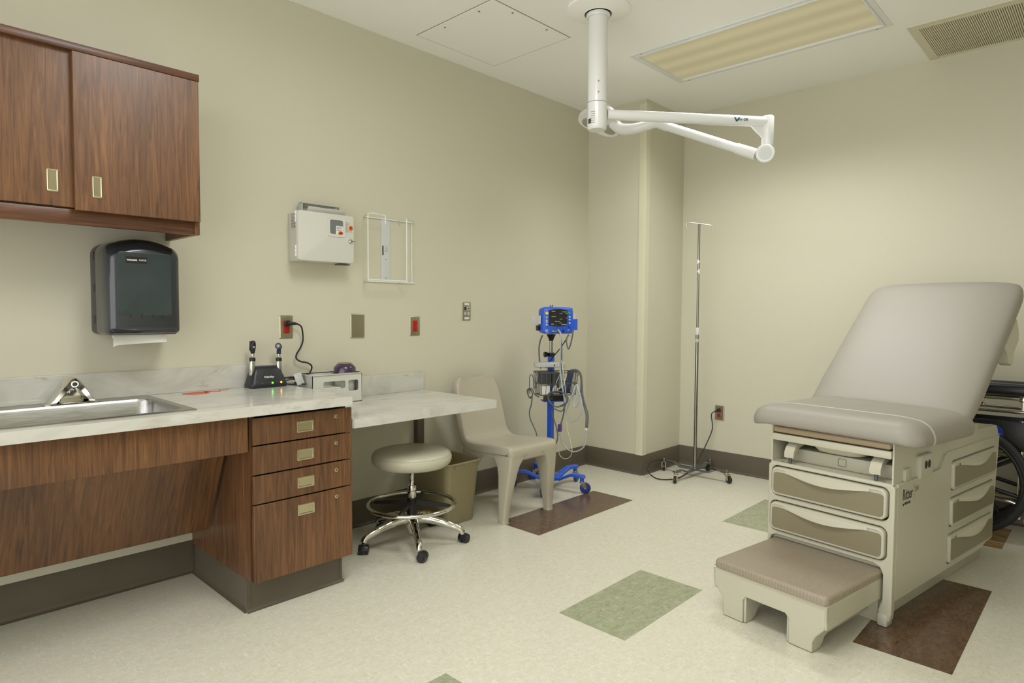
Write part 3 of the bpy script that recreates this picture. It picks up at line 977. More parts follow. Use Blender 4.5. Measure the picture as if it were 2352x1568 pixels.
wf = obj('window_frame', g, 'white_plastic', door)
g = G(); g.box(1.712, 1.796, yf - .0012, yf - .0006, 1.592, 1.674); obj('window_pane', g, 'grey_plastic', door, flat=True, label='grey translucent window pane')
g = G(); g.box(1.751, 1.7915, yf - .0020, yf - .0013, 1.597, 1.640); doc = obj('notice', g, 'print_white', door, flat=True)
for k, (z, a, b) in enumerate(((1.634, .755, .788), (1.6305, .755, .780), (1.627, .755, .786), (1.6195, .755, .785), (1.6165, .755, .772))):
    g = G(); g.box(1 + a, 1 + b, yf - .0024, yf - .0020, z - .0007, z + .0007); obj('print_line', g, 'ink_soft', doc, flat=True)
def biohazard(parent, cx, cz, r, y, half=False, m='orange'):
    pts = circle(r, 28, cx, cz)
    if half: pts = [(cx + r * math.cos(R(a)), cz + r * math.sin(R(a))) for a in range(-8, 189, 8)]
    g = G(); g.prism(pts, y, y - .0005, 'xz'); st = obj('warning_sticker', g, m, parent, flat=True, label='orange biohazard sticker')
    for k in range(3):
        a = R(90 + 120 * k)
        c = (cx + r * .40 * math.cos(a), cz + r * .40 * math.sin(a) + (r * .15 if half else 0))
        g = G(); g.tube([Vector((c[0] + r * .30 * math.cos(t), y - .0006, c[1] + r * .30 * math.sin(t))) for t in [a + R(q) for q in range(40, 321, 20)]], r * .085, 5)
        obj('biohazard_ring', g, 'ink', st)
    return st
biohazard(door, 1.7785, 1.599, .0155, yf - .0024, True, 'red_print')
biohazard(door, 1.8385, 1.636, .0130, yf - .0006)
random.seed(3)
for k in range(15):
    z = 1.664 - k * .0036
    a = 1.8075 if k > 3 else 1.806 + (k % 3) * .006
    L = .012 + random.random() * .012 if k > 4 else .008 + random.random() * .02
    g = G(); g.box(a, min(a + L, 1.823 if k > 5 else 1.835), yf - .0010, yf - .0006, z - .0005, z + .0005); obj('print_line', g, 'ink_soft', door, flat=True)
for (cx_, cz_) in ((1.8285, 1.620), (1.839, 1.617)):
    g = G(); g.tube([Vector((cx_ + .004 * math.cos(t), yf - .0008, cz_ + .004 * math.sin(t))) for t in [2 * PI * q / 12 for q in range(12)]], .0005, 5, closed=True); obj('print_mark', g, 'ink_soft', door)
g = G(); g.lathe([(.001, yf - .013), (.006, yf - .013), (.0095, yf - .010), (.0115, yf - .004), (.012, yf)], (1.834, 0, 1.567), 20, 'Y')
lk = obj('key_lock', g, 'chrome', door)
g = G(); g.box(1.838, 1.858, yf - .0145, yf - .0135, 1.566, 1.5685); obj('key', g, 'nickel', lk)
g = G(); g.frame(rrect(.112, .022, .002, 2, 1.615, 1.483), rrect(.109, .019, .002, 2, 1.615, 1.483), yf, yf - .0008, 'xz'); obj('embossed_label', g, 'white_satin', door)
# drop slot on top: open hood and tilting flap
g = G()
g.rings([[Vector((1.600, YW - .015, 1.694)), Vector((1.600, YW - .030, 1.735)), Vector((1.600, YW - .060, 1.752)), Vector((1.600, YW - .062, 1.694))],
         [Vector((1.606, YW - .015, 1.694)), Vector((1.606, YW - .030, 1.735)), Vector((1.606, YW - .060, 1.752)), Vector((1.606, YW - .062, 1.694))]])
g.rings([[Vector((1.812, YW - .015, 1.694)), Vector((1.812, YW - .030, 1.735)), Vector((1.812, YW - .060, 1.752)), Vector((1.812, YW - .062, 1.694))],
         [Vector((1.818, YW - .015, 1.694)), Vector((1.818, YW - .030, 1.735)), Vector((1.818, YW - .060, 1.752)), Vector((1.818, YW - .062, 1.694))]])
g.box(1.600, 1.818, YW - .063, YW - .030, 1.746, 1.752, .001)
g.box(1.606, 1.812, YW - .022, YW - .016, 1.694, 1.748)
hood = obj('drop_hood', g, 'light_grey', th, flat=True)
g = G(); g.box(-.107, .107, -.0015, .0015, -.022, .022, .0006, rot=None); g.move(Matrix.Translation((1.722, YW - .090, 1.709)) @ Matrix.Rotation(R(38), 4, 'X'))
obj('flap', g, 'white_plastic', th)
g = G(); g.box(1.778, 1.846, yf + .02, yf + .06, 1.444, 1.450, .001); obj('bottom_catch', g, 'dark_metal', th)

# ---- white wire glove-box rack
th = thing('glove_box_rack', 'empty white wire glove box rack beside the sharps container', 'wire rack', (2.10, YW, 1.37))
yr = YW - .100
x0, x1, z0, z1 = 1.964, 2.222, 1.372, 1.728
W = .0032
g = G(); g.box(2.114, 2.178, YW - .004, YW - .001, 1.378, 1.734, .001)
bp = obj('back_plate', g, 'white_satin', th)
g = G(); g.box(2.122, 2.130, YW - .0048, YW - .0040, 1.524, 1.578); sl = obj('label_strip', g, 'ink', bp, flat=True)
for k, z in enumerate((1.572, 1.562, 1.552, 1.548)):
    g = G(); g.box(2.140, 2.140 + (.020, .020, .016, .022)[k], YW - .0046, YW - .0040, z - .0008, z + .0008); obj('print_line', g, 'ink_soft', bp, flat=True)
for z in (1.700, 1.500, 1.395):
    g = G(); g.cyl((2.146, YW - .0055, z), (2.146, YW - .003, z), .003, seg=10); obj('screw', g, 'screw', bp)
def wire(pts, sub=0, r=W):
    g = G(); g.tube(pts, r, 8, sub=sub); return obj('wire', g, 'white_wire', th)
yb = YW - .006
for z in (z0, z1):
    wire([(x0 + .036, yb, z), (x1 + .125, yb, z)], r=.004)
wire([(x0, yr, z0 + .003), (x1, yr, z0 + .003)], r=.004)
wire([(x0 + .036, yb, z0), (x0, yr, z0)])
wire([(x0, yr, z0), (x0, yr, z1), (x0 + .036, yb, z1)])
wire([(x1, yb, z0), (x1, yr, z0), (x1, yr, z1), (x1 + .004, yb, z1)])
wire([(x0, yr, z1 - .012), (x0 + .010, yr - .002, z1 + .006), (x0 + .10, yr, z1 + .004), (x0 + .112, yr, z1 - .002), (x0 + .113, yr, z1 - .045)], 3)
wire([(x1 - .001, yr, z1), (x1 + .008, yr, z1 + .003), (x1 + .125, yb, z1 + .003)], 2)
wire([(x1 + .108, yb, z0), (x1 + .108, yb, z1 - .006)])

# ---- wall plates
def plate(name, label, cat, x0, x1, z0, z1, group=None):
    th = thing(name, label, cat, ((x0 + x1) / 2, YW, z0), group=group)
    g = G(); g.pillow(x1 - x0, z1 - z0, .004, [(0, YW), (0, YW - .003), (.003, YW - .0062), (.006, YW - .0066)], 'xz', (x0 + x1) / 2, (z0 + z1) / 2, 3)
    return th, obj('cover_plate', g, 'plate_steel', th)
def plate_screw(pl_, x, z):
    g = G(); g.cyl((x, YW - .0080, z), (x, YW - .0060, z), .0032, seg=12); obj('screw', g, 'screw', pl_)
def red_receptacle(th, cx, cz, y=YW, skip=None):
    g = G(); g.pillow(.034, .068, .003, [(0, y - .006), (0, y - .0085), (.001, y - .0092)], 'xz', cx, cz, 3)
    rc = obj('receptacle', g, 'red_outlet', th, label='red emergency receptacle')
    for s in (.018, -.018):
        for dx, w_, h_ in ((-.0062, .0022, .0085), (.0062, .0022, .0070)):
            g = G(); g.box(cx + dx - w_ / 2, cx + dx + w_ / 2, y - .0098, y - .0090, cz + s - h_ / 2, cz + s + h_ / 2); obj('slot', g, 'ink', rc, flat=True)
        g = G(); g.cyl((cx, y - .0098, cz + s - .0105), (cx, y - .0090, cz + s - .0105), .0026, seg=10); obj('slot', g, 'ink', rc)
    return rc
th, pl_ = plate('wall_outlet', 'steel wall plate with red receptacle and black plug over the charger', 'wall outlet', 1.505, 1.576, 1.064, 1.181)
red_receptacle(th, 1.5400, 1.1225); plate_screw(pl_, 1.5400, 1.172); plate_screw(pl_, 1.5400, 1.073)
th, pl_ = plate('blank_plate', 'blank steel wall plate with two screws', 'wall plate', 1.913, 2.002, 1.055, 1.190)
plate_screw(pl_, 1.9575, 1.164); plate_screw(pl_, 1.9575, 1.080)
th, pl_ = plate('wall_outlet', 'steel wall plate with unused red receptacle over the wall desk', 'wall outlet', 2.316, 2.390, 1.060, 1.176)
red_receptacle(th, 2.353, 1.118); plate_screw(pl_, 2.353, 1.167); plate_screw(pl_, 2.353, 1.069)
th, pl_ = plate('data_plate', 'small steel data jack plate with blue port above the chair', 'wall plate', 2.730, 2.804, 1.149, 1.268)
for z in (1.254, 1.163):
    g = G(); g.box(2.748, 2.788, YW - .0074, YW - .0064, z - .007, z + .007); obj('label_window', g, 'print_white', pl_, flat=True)
for (x, z, m) in ((2.755, 1.226, 'badge_blue'), (2.782, 1.226, 'white_plastic'), (2.755, 1.193, 'light_grey'), (2.782, 1.193, 'light_grey')):
    g = G(); g.box(x - .008, x + .008, YW - .0085, YW - .0064, z - .0095, z + .0095, .0008); j = obj('jack', g, m, pl_)
    if z > 1.2:
        g = G(); g.box(x - .0045, x + .0045, YW - .0092, YW - .0084, z - .005, z + .004); obj('port', g, 'ink', j, flat=True)

# ================================================================== THINGS ON THE COUNTER AND THE DESK
# ---- charging stand for the two diagnostic handles
cx, y0, y1 = 1.400, 2.945, 3.035
th = thing('diagnostic_charger', 'black desktop charging base with two lights on the countertop', 'charger', (cx, 2.99, CT))
g = G()
prof = [(.176, .090, 0.0), (.180, .093, .004), (.180, .093, .016), (.176, .090, .022), (.160, .078, .050), (.140, .064, .080), (.122, .052, .096), (.108, .040, .101)]
g.rings([[Vector((x, y, CT + h)) for x, y in rrect(w_, d_, .016, 4, cx, 2.992 + (.093 - d_) * .25)] for w_, d_, h in prof])
ch = obj('base', g, 'charger_black', th)
nrm = Vector((0, -.93, .36)).normalized(); upv = Vector((0, .36, .93)).normalized()
text('lettering', 'WelchAllyn', .0135, Vector((cx - .026, 2.9525, CT + .047)), UX, upv, 'print_white', ch, bold=.0003, sx=.78)
for (x, m, r_) in ((cx - .038, 'print_white', .0012), (cx + .012, 'led_green', .0042), (cx + .056, 'led_amber', .0042)):
    c = Vector((x, 2.9472, CT + .0225))
    g = G(); g.cyl(c + nrm * -.002, c + nrm * .0012, r_, seg=14); obj('indicator_light', g, m, ch)

def handle(x, y, tilt_):
    """battery handle standing in a charger well; returns thing and frame"""
    M = Matrix.Translation((x, y, CT + .060)) @ Matrix.Rotation(tilt_, 4, 'Y')
    return M
def part(th, name, g, m, M, label=None):
    g.move(M); return obj(name, g, m, th, label=label)
M = handle(1.330, 2.990, R(3))
th = thing('ophthalmoscope', 'ophthalmoscope with flat black head standing in the charger', 'ophthalmoscope', (1.330, 2.990, CT + .060))
part(th, 'handle', G().lathe([(.001, 0), (.0125, 0), (.0135, .004), (.0135, .066), (.0130, .068)], seg=24), 'chrome_worn', M)
part(th, 'dial', G().lathe([(.0130, .068), (.0142, .069), (.0142, .080), (.0130, .084), (.009, .086)], seg=20), 'black_plastic', M)
part(th, 'neck', G().lathe([(.009, .085), (.0065, .088), (.0075, .094), (.0075, .104), (.006, .106)], seg=18), 'chrome', M)
g = G()
prof = [(.007, .008, .104), (.010, .010, .110), (.0125, .012, .125), (.0140, .012, .140), (.0135, .011, .152), (.010, .009, .162), (.005, .005, .166)]
g.rings([[Vector((a * 1.0 * math.cos(t), b * math.sin(t), h)) for t in [2 * PI * k / 16 for k in range(16)]] for a, b, h in prof])
hd = part(th, 'head', g, 'black_plastic', M)
g = G(); g.box(-.0145, -.0125, -.008, .008, .118, .163, .002); b_ = part(th, 'brow_rest', g, 'ink', M)
g = G(); g.box(-.004, .003, -.0128, -.0118, .132, .140); part(hd, 'lens_window', g, 'light_grey', M)
M = handle(1.462, 2.985, R(1))
th = thing('otoscope', 'otoscope with round black head standing in the charger', 'otoscope', (1.462, 2.985, CT + .060))
part(th, 'handle', G().lathe([(.001, 0), (.0125, 0), (.0135, .004), (.0135, .060), (.0130, .062)], seg=24), 'chrome_worn', M)
part(th, 'dial', G().lathe([(.0130, .062), (.0142, .063), (.0142, .074), (.0130, .078), (.009, .080)], seg=20), 'black_plastic', M)
part(th, 'neck', G().lathe([(.009, .079), (.0065, .082), (.0078, .088), (.0078, .096), (.006, .098)], seg=18), 'chrome', M)
part(th, 'collar', G().lathe([(.0088, .096), (.0105, .100), (.0100, .118), (.0085, .122)], seg=18), 'navy_cuff', M)
g = G(); g.cyl((-.010, -.014, .137), (.012, .016, .130), .0155, .0125, 22); g.cyl((.012, .016, .130), (.018, .024, .1285), .0125, .008, 18)
hd = part(th, 'head', g, 'black_plastic', M)
g = G(); g.cyl((-.0115, -.016, .1375), (-.010, -.0142, .137), .0095, .0105, 20); part(hd, 'speculum_ring', g, 'grey_plastic', M)
g = G(); g.cyl((-.0120, -.0168, .1378), (-.0114, -.0160, .1376), .0045, seg=14); part(hd, 'eye_lens', g, 'light_grey', M)

# ---- power cord of the charger: plug in the red outlet, loop, clip, bundle
th = thing('power_cord', 'black charger power cord plugged into the wall and bundled behind the charger', 'cord', (1.56, YW - .02, CT))
g = G(); g.lathe([(.001, -.002), (.015, -.002), (.017, .006), (.016, .020), (.011, .026)], (0, 0, 0), 18)
g.move(Matrix.Translation((1.5400, YW - .0105, 1.1405)) @ Matrix.Rotation(R(90), 4, 'X'))
g.cyl((1.536, YW - .030, 1.1405), (1.566, YW - .040, 1.140), .010, .0075, 14); g.cyl((1.566, YW - .040, 1.140), (1.582, YW - .041, 1.138), .0075, .0045, 12)
obj('plug', g, 'black_plastic', th)
g = G()
g.tube([(1.578, YW - .041, 1.139), (1.602, YW - .040, 1.125), (1.612, YW - .036, 1.095), (1.614, YW - .034, 1.050), (1.600, YW - .034, 1.015), (1.580, YW - .034, .985),
        (1.578, YW - .034, .962), (1.600, YW - .034, .946), (1.640, YW - .034, .936), (1.662, YW - .034, .918), (1.655, YW - .036, .892), (1.630, YW - .045, .876), (1.590, YW - .042, .868), (1.550, YW - .060, .868), (1.490, YW - .062, .872)], .0042, 8, sub=5)
obj('cord', g, 'cable_black', th)
g = G()
g.tube([(1.482, 2.992, CT + .018), (1.53, 2.975, CT + .030), (1.565, 2.965, CT + .018), (1.578, 2.950, CT + .0045)], .0040, 8, sub=5)
g.tube([(1.484, 2.998, CT + .012), (1.515, 2.980, CT + .004), (1.545, 2.960, CT + .0045), (1.580, 2.935, CT + .0045)], .0040, 8, sub=5)
g.tube([(1.484, 2.996, CT + .030), (1.52, 2.982, CT + .040), (1.55, 2.968, CT + .034), (1.576, 2.975, CT + .020), (1.576, 2.990, CT + .010), (1.55, 3.0, CT + .006)], .0040, 8, sub=5)
g.tube([(1.578, 2.950, CT + .0045), (1.580, 2.970, CT + .010), (1.580, 2.985, CT + .020), (1.574, 3.005, .862), (1.55, 3.012, .866)], .0040, 8, sub=5)
obj('cord_bundle', g, 'cable_black', th)
g = G(); g.box(-.020, .020, -.002, .002, -.030, .030, .0015); g.move(Matrix.Translation((1.553, 2.955, CT + .030)) @ Matrix.Rotation(R(-12), 4, 'Y') @ Matrix.Rotation(R(-18), 4, 'X'))
obj('tag', g, 'light_grey', th, label='grey plastic tag on the cord')

# ---- red decal on the counter
th = thing('counter_decal', 'worn red-orange decal stuck on the countertop beside the sink', 'decal', (1.065, 2.985, CT))
zt = CT + .0012
g = G(); g.prism([(1.070 + .056 * math.cos(t) * (1 + .1 * math.sin(3 * t)), 2.962 + .046 * math.sin(t)) for t in [2 * PI * k / 24 for k in range(24)]], CT + .0002, zt)
dc = obj('oval', g, 'red_print', th, flat=True)
g = G(); g.prism([(1.105, 2.950), (1.130, 2.972), (1.145, 2.962), (1.165, 2.952), (1.178, 2.972), (1.155, 3.000), (1.135, 3.004), (1.115, 2.998), (1.105, 2.99)], CT + .0002, zt)
obj('tail', g, 'red_print', th, flat=True)
text('lettering', 'AT', .046, Vector((1.172, 2.985, zt)), UX, (0, 1, 0), 'red_print', th, local=False, bold=-.0006)
g = G(); g.tube([(1.010, 2.965, zt), (1.040, 2.98, zt), (1.055, 2.965, zt), (1.075, 2.985, zt), (1.095, 2.97, zt)], .0014, 5, sub=3)
obj('print_mark', g, 'ink_soft', dc)

# ---- open-fronted basket on the desk with its contents
BX0, BX1, BY0, BY1, BZ0, BZ1 = 1.592, 1.878, 2.895, 3.024, DT, .884
th = thing('desk_basket', 'off-white plastic bin with window cut-outs on the wall desk', 'basket', ((BX0 + BX1) / 2, 2.96, DT))
wcx = (BX0 + BX1) / 2
T = .003
win = [rrect(.126, .040, .010, 4, 1.716, .826), rrect(.060, .056, .010, 4, 1.826, .818)]
g = G()
g.plate([(BX0, BZ0), (BX1 - .002, BZ0), (BX1, BZ1), (BX0, BZ1)], win, BY0, BY0 + T, 'xz')
g.plate([(BX0, BZ0), (BX1 - .002, BZ0), (BX1, BZ1), (BX0, BZ1)], [rrect(.19, .05, .010, 4, wcx, .822)], BY1 - T, BY1, 'xz')
g.box(BX0, BX0 + T, BY0, BY1, BZ0, BZ1); g.box(BX1 - T, BX1, BY0, BY1, BZ0, BZ1); g.box(BX0, BX1, BY0, BY1, BZ0, BZ0 + T)
obj('shell', g, 'white_plastic', th, flat=True)
g = G(); g.frame(rrect(BX1 - BX0 + .012, BY1 - BY0 + .012, .006, 3, wcx, (BY0 + BY1) / 2), rrect(BX1 - BX0 - 2 * T, BY1 - BY0 - 2 * T, .004, 3, wcx, (BY0 + BY1) / 2), BZ1 - .004, BZ1)
obj('rim', g, 'white_plastic', th)
th = thing('supply_box', 'small white carton of supplies inside the desk bin', 'box', (1.70, 2.95, DT + .003))
g = G(); g.box(1.655, 1.758, 2.905, 3.005, DT + .003, .812, .002); bx_ = obj('carton', g, 'paper', th)
for k in range(20):
    g = G(); g.box(1.657 + k * .005, 1.6595 + k * .005, 2.9042, 2.9052, .786, .810); obj('crimp', g, 'white_satin', bx_, flat=True)
th = thing('purple_lid_jar', 'translucent jar with glossy dark purple lid standing in the desk bin', 'jar', (1.815, 2.9605, DT + .003))
jx, jy = 1.815, 2.9605
g = G(); g.lathe([(.001, DT + .003), (.046, DT + .003), (.050, DT + .010), (.052, .870)], (jx, jy, 0), 30); obj('jar_body', g, 'light_grey', th)
g = G(); g.lathe([(.054, .870), (.0575, .872), (.0575, .906), (.050, .916), (.040, .926), (.034, .930), (.001, .930)], (jx, jy, 0), 30); ld_ = obj('lid', g, 'purple_lid', th)
g = G(); g.tube([(jx + .034 * math.cos(t), jy + .034 * math.sin(t), .930) for t in [2 * PI * k / 24 for k in range(24)]], .0022, 6, closed=True); obj('lid_rim', g, 'pad_tan', ld_)

# ================================================================== THINGS ON THE FLOOR, LEFT
# ---- wheeled stool
SXc, SYc = 2.010, 2.640
th = thing('wheeled_stool', 'round beige vinyl stool on a chrome five-star base with foot ring', 'stool', (SXc, SYc, 0))
c0 = (SXc, SYc, 0)
g = G(); g.lathe([(.001, .404), (.150, .404), (.182, .410), (.199, .424), (.206, .442), (.206, .458), (.203, .466), (.201, .468), (.200, .471), (.194, .480), (.165, .4885), (.10, .492), (.001, .493)], c0, 56)
seat = obj('seat', g, 'stool_vinyl', th)
for z, r_ in ((.4685, .2022),):
    g = G(); g.tube([(SXc + r_ * math.cos(t), SYc + r_ * math.sin(t), z) for t in [2 * PI * k / 64 for k in range(64)]], .0012, 6, closed=True); obj('seam', g, 'stool_vinyl', seat)
g = G(); g.lathe([(.001, .404), (.115, .404), (.115, .396), (.105, .392), (.03, .390), (.001, .390)], c0, 32); obj('seat_plate', g, 'black_metal', th)
g = G(); g.tube([(SXc + .108 * math.cos(t), SYc + .108 * math.sin(t), .393) for t in [2 * PI * k / 40 for k in range(40)]], .0028, 6, closed=True); obj('height_ring', g, 'black_metal', th)
g = G(); g.lathe([(.012, .392), (.012, .345), (.0105, .343), (.0105, .300), (.012, .298), (.001, .298)], c0, 20); obj('gas_lift', g, 'chrome', th)
g = G(); g.lathe([(.001, .304), (.0215, .304), (.0225, .300), (.0225, .238), (.0210, .236), (.001, .236)], c0, 28); obj('column', g, 'chrome', th)
g = G(); g.lathe([(.024, .238), (.026, .225), (.026, .140), (.022, .10)], c0, 24); obj('column_sleeve', g, 'black_metal', th)
RR, RZ = .222, .205
g = G(); g.tube([(SXc + RR * math.cos(t), SYc + RR * math.sin(t), RZ) for t in [2 * PI * k / 64 for k in range(64)]], .0105, 12, closed=True); obj('foot_ring', g, 'chrome', th)
for k in range(4):
    a = R(35 + 90 * k); d = Vector((math.cos(a), math.sin(a), 0)); n = Vector((-d.y, d.x, 0)); c = Vector(c0)
    g = G()
    g.rings([[c + d * r_ + n * s * w_ + Vector((0, 0, z)) for s, z in ((-1, z0_), (1, z0_), (1, z1_), (-1, z1_))] for r_, w_, z0_, z1_ in ((.018, .008, .205, .232), (.205, .006, .196, .212))])
    obj('ring_spoke', g, 'black_metal', th, flat=True)
g = G(); g.lathe([(.001, .052), (.016, .052), (.018, .058), (.030, .080), (.036, .105), (.036, .135), (.028, .152), (.001, .156)], c0, 28); obj('hub', g, 'chrome', th)
def twin_caster(th, p, ang, r=.0245, parts=('caster_fork', 'wheel')):
    """hooded twin-wheel caster; p = stem foot"""
    p = Vector(p)
    d = Vector((math.cos(ang), math.sin(ang), 0)); n = Vector((-d.y, d.x, 0))
    c = p + d * .016
    c.z = r
    g = G()
    g.cyl(p + Vector((0, 0, -p.z + .035)), p, .0085, seg=14)
    rows = []
    for s in (-.006, .006):
        rows.append([c + n * s + (d * math.cos(t) + Vector((0, 0, 1)) * math.sin(t)) * (r * 1.04) for t in [R(q) for q in range(-20, 201, 20)]])
    g.rings([r_ + [c + n * s] for r_, s in zip(rows, (-.006, .006))])
    cf = obj('caster', g, 'black_plastic', th)
    for s in (-1, 1):
        g = G(); g.cyl(c + n * s * .006, c + n * s * .024, r, r * .93, 22); g.cyl(c + n * s * .024, c + n * s * .026, r * .62, r * .56, 18)
        obj('wheel', g, 'black_plastic', cf)
for k in range(5):
    a = R(24.5 + 72 * k); d = Vector((math.cos(a), math.sin(a), 0)); c = Vector(c0)
    pts = [c + d * .020 + Vector((0, 0, .128)), c + d * .075 + Vector((0, 0, .128)), c + d * .150 + Vector((0, 0, .112)), c + d * .215 + Vector((0, 0, .090)), c + d * .252 + Vector((0, 0, .074)), c + d * .262 + Vector((0, 0, .058)), c + d * .262 + Vector((0, 0, .050))]
    P_ = smooth_path(pts, 5)
    g = G(); g.tube(P_, [.0235, .022, .0195, .0175, .0165, .016, .0135], 14)
    obj('leg', g, 'chrome', th)
    twin_caster(th, c + d * .262 + Vector((0, 0, .052)), a + (R(60) if k != 1 else R(200)))

# ---- waste bin
th = thing('waste_bin', 'tan rectangular plastic waste bin between the stool and the chair', 'waste bin', (2.402, 2.846, 0))
bcx, bcy = 2.402, 2.846
g = G()
prof = [(.205, .310, 0), (.211, .316, .004), (.258, .363, .345), (.266, .371, .350)]
rg = [[Vector((x, y, z)) for x, y in rrect(w_, d_, .045, 6, bcx, bcy)] for w_, d_, z in prof]
ins = [[Vector((x, y, z)) for x, y in rrect(w_, d_, .042, 6, bcx, bcy)] for w_, d_, z in ((.258, .363, .350), (.250, .355, .340), (.208, .313, .012))]
g.rings(rg + ins)
obj('body', g, 'bin_plastic', th)
g = G(); rr_ = rrect(.268, .373, .046, 6, bcx, bcy)
g.tube([Vector((x, y, .3505)) for x, y in rr_], .0058, 8, closed=True); obj('rim', g, 'bin_plastic', th)
for (x, y, nx, ny) in ((2.33, 2.663, 0, -1), (2.40, 2.662, 0, -1), (2.478, 2.664, 0, -1)):
    g = G(); g.box(x - .004, x + .004, y - .004, y + .004, .322, .348, .001); obj('rim_rib', g, 'bin_plastic', th)
g = G(); g.pillow(.226, .331, .04, [(0, .245), (.02, .252), (.05, .246)], 'xy', bcx, bcy); obj('contents', g, 'bin_liner', th)

# ---- moulded plastic chair
CX = 2.752
th = thing('plastic_chair', 'glossy beige one-piece moulded plastic chair beside the wall desk', 'chair', (CX, 2.70, 0))
prof = [(2.448, .352), (2.440, .392), (2.444, .424), (2.462, .440), (2.500, .445), (2.580, .440), (2.680, .432), (2.760, .428), (2.806, .432), (2.834, .448), (2.850, .480), (2.866, .540), (2.888, .620), (2.912, .700), (2.932, .760), (2.942, .788), (2.947, .800)]
hw = [.190, .196, .200, .203, .204, .203, .201, .199, .197, .193, .188, .187, .186, .181, .170, .152, .128]
P_ = smooth_path([Vector((0, y, z)) for y, z in prof], 3)
H_ = [v.x for v in smooth_path([Vector((h, 0, 0)) for h in hw], 3)]
NC = 15
rows = []
for i, p in enumerate(P_):
    a, b = P_[max(0, i - 1)], P_[min(len(P_) - 1, i + 1)]
    t = (b - a).normalized()
    n = Vector((0, -t.z, t.y))        # up on the seat, forward on the back
    h = H_[i]
    backness = max(0, min(1, (p.z - .46) / .2))
    row = []
    fl_ = .030 + .022 * min(1., i / 6)
    pts = [(-h - .004, -fl_), (-h - .002, -.020 * (fl_ > .01)), (-h + .004, -.006), (-h + .014, 0)]
    m_ = [(-h + .014 + (2 * h - .028) * k / (NC - 1), 0) for k in range(1, NC - 1)]
    dish = lambda x: -(.010 * (1 - backness) + .022 * backness) * (1 - (x / h) ** 2)
    pts = pts + m_ + [(h - .014, 0), (h - .004, -.006), (h + .002, -.020 * (fl_ > .01)), (h + .004, -fl_)]
    for x, d in pts:
        row.append(Vector((CX + x, p.y, p.z)) + n * (d + dish(max(-h, min(h, x)))))
    rows.append(row)
g = G()
V_ = [[g.bm.verts.new(p) for p in r_] for r_ in rows]
for a, b in zip(V_[:-1], V_[1:]):
    for k in range(len(a) - 1): g.bm.faces.new((a[k], a[k + 1], b[k + 1], b[k]))
shell = obj('seat_shell', g, 'chair_plastic', th, ang=60)
so = shell.modifiers.new('solid', 'SOLIDIFY'); so.thickness = .005; so.offset = -1
sb = shell.modifiers.new('sub', 'SUBSURF'); sb.levels = 1; sb.render_levels = 1
def chair_leg(sx, front):
    g = G()
    if front:
        st = [(0, .044, .052, 2.508, .005), (.012, .040, .046, 2.508, .006), (.10, .050, .062, 2.506, .006), (.22, .066, .084, 2.502, .007), (.31, .092, .112, 2.500, .008), (.36, .130, .150, 2.505, .008), (.385, .190, .20, 2.52, .008), (.405, .25, .24, 2.545, .008)]
        st = [(0, .050, .052, 2.508), (.012, .046, .046, 2.508), (.10, .054, .062, 2.505), (.20, .062, .078, 2.500), (.28, .072, .094, 2.494), (.33, .086, .112, 2.496), (.365, .112, .140, 2.506), (.39, .145, .175, 2.522)]
    else:
        st = [(0, .050, .056, 2.872), (.012, .046, .050, 2.872), (.10, .052, .064, 2.866), (.20, .060, .078, 2.850), (.28, .070, .094, 2.828), (.33, .084, .112, 2.812), (.365, .11, .14, 2.79), (.39, .14, .17, 2.77)]
    rg = []
    for z, w_, d_, yc in st:
        xo = .200 + .018 * (1 - z / .39)
        yc += (.012 if front else -.004) * (z / .39)
        xc = CX + sx * (xo - w_ / 2)
        rg.append([Vector((x, y, z)) for x, y in rrect(w_, d_, .012, 3, xc, yc)])
    g.rings(rg)
    o = obj('leg', g, 'chair_plastic', th, ang=50)
    # foot pad lip
    z, w_, d_, yc = st[0]
    return o
for sx in (-1, 1):
    chair_leg(sx, True); chair_leg(sx, False)
for sx in (-1, 1):
    g = G(); g.box(CX + sx * .192 - .004, CX + sx * .192 + .004, 2.50, 2.80, .365, .420, .003)
    obj('side_rail', g, 'chair_plastic', th)

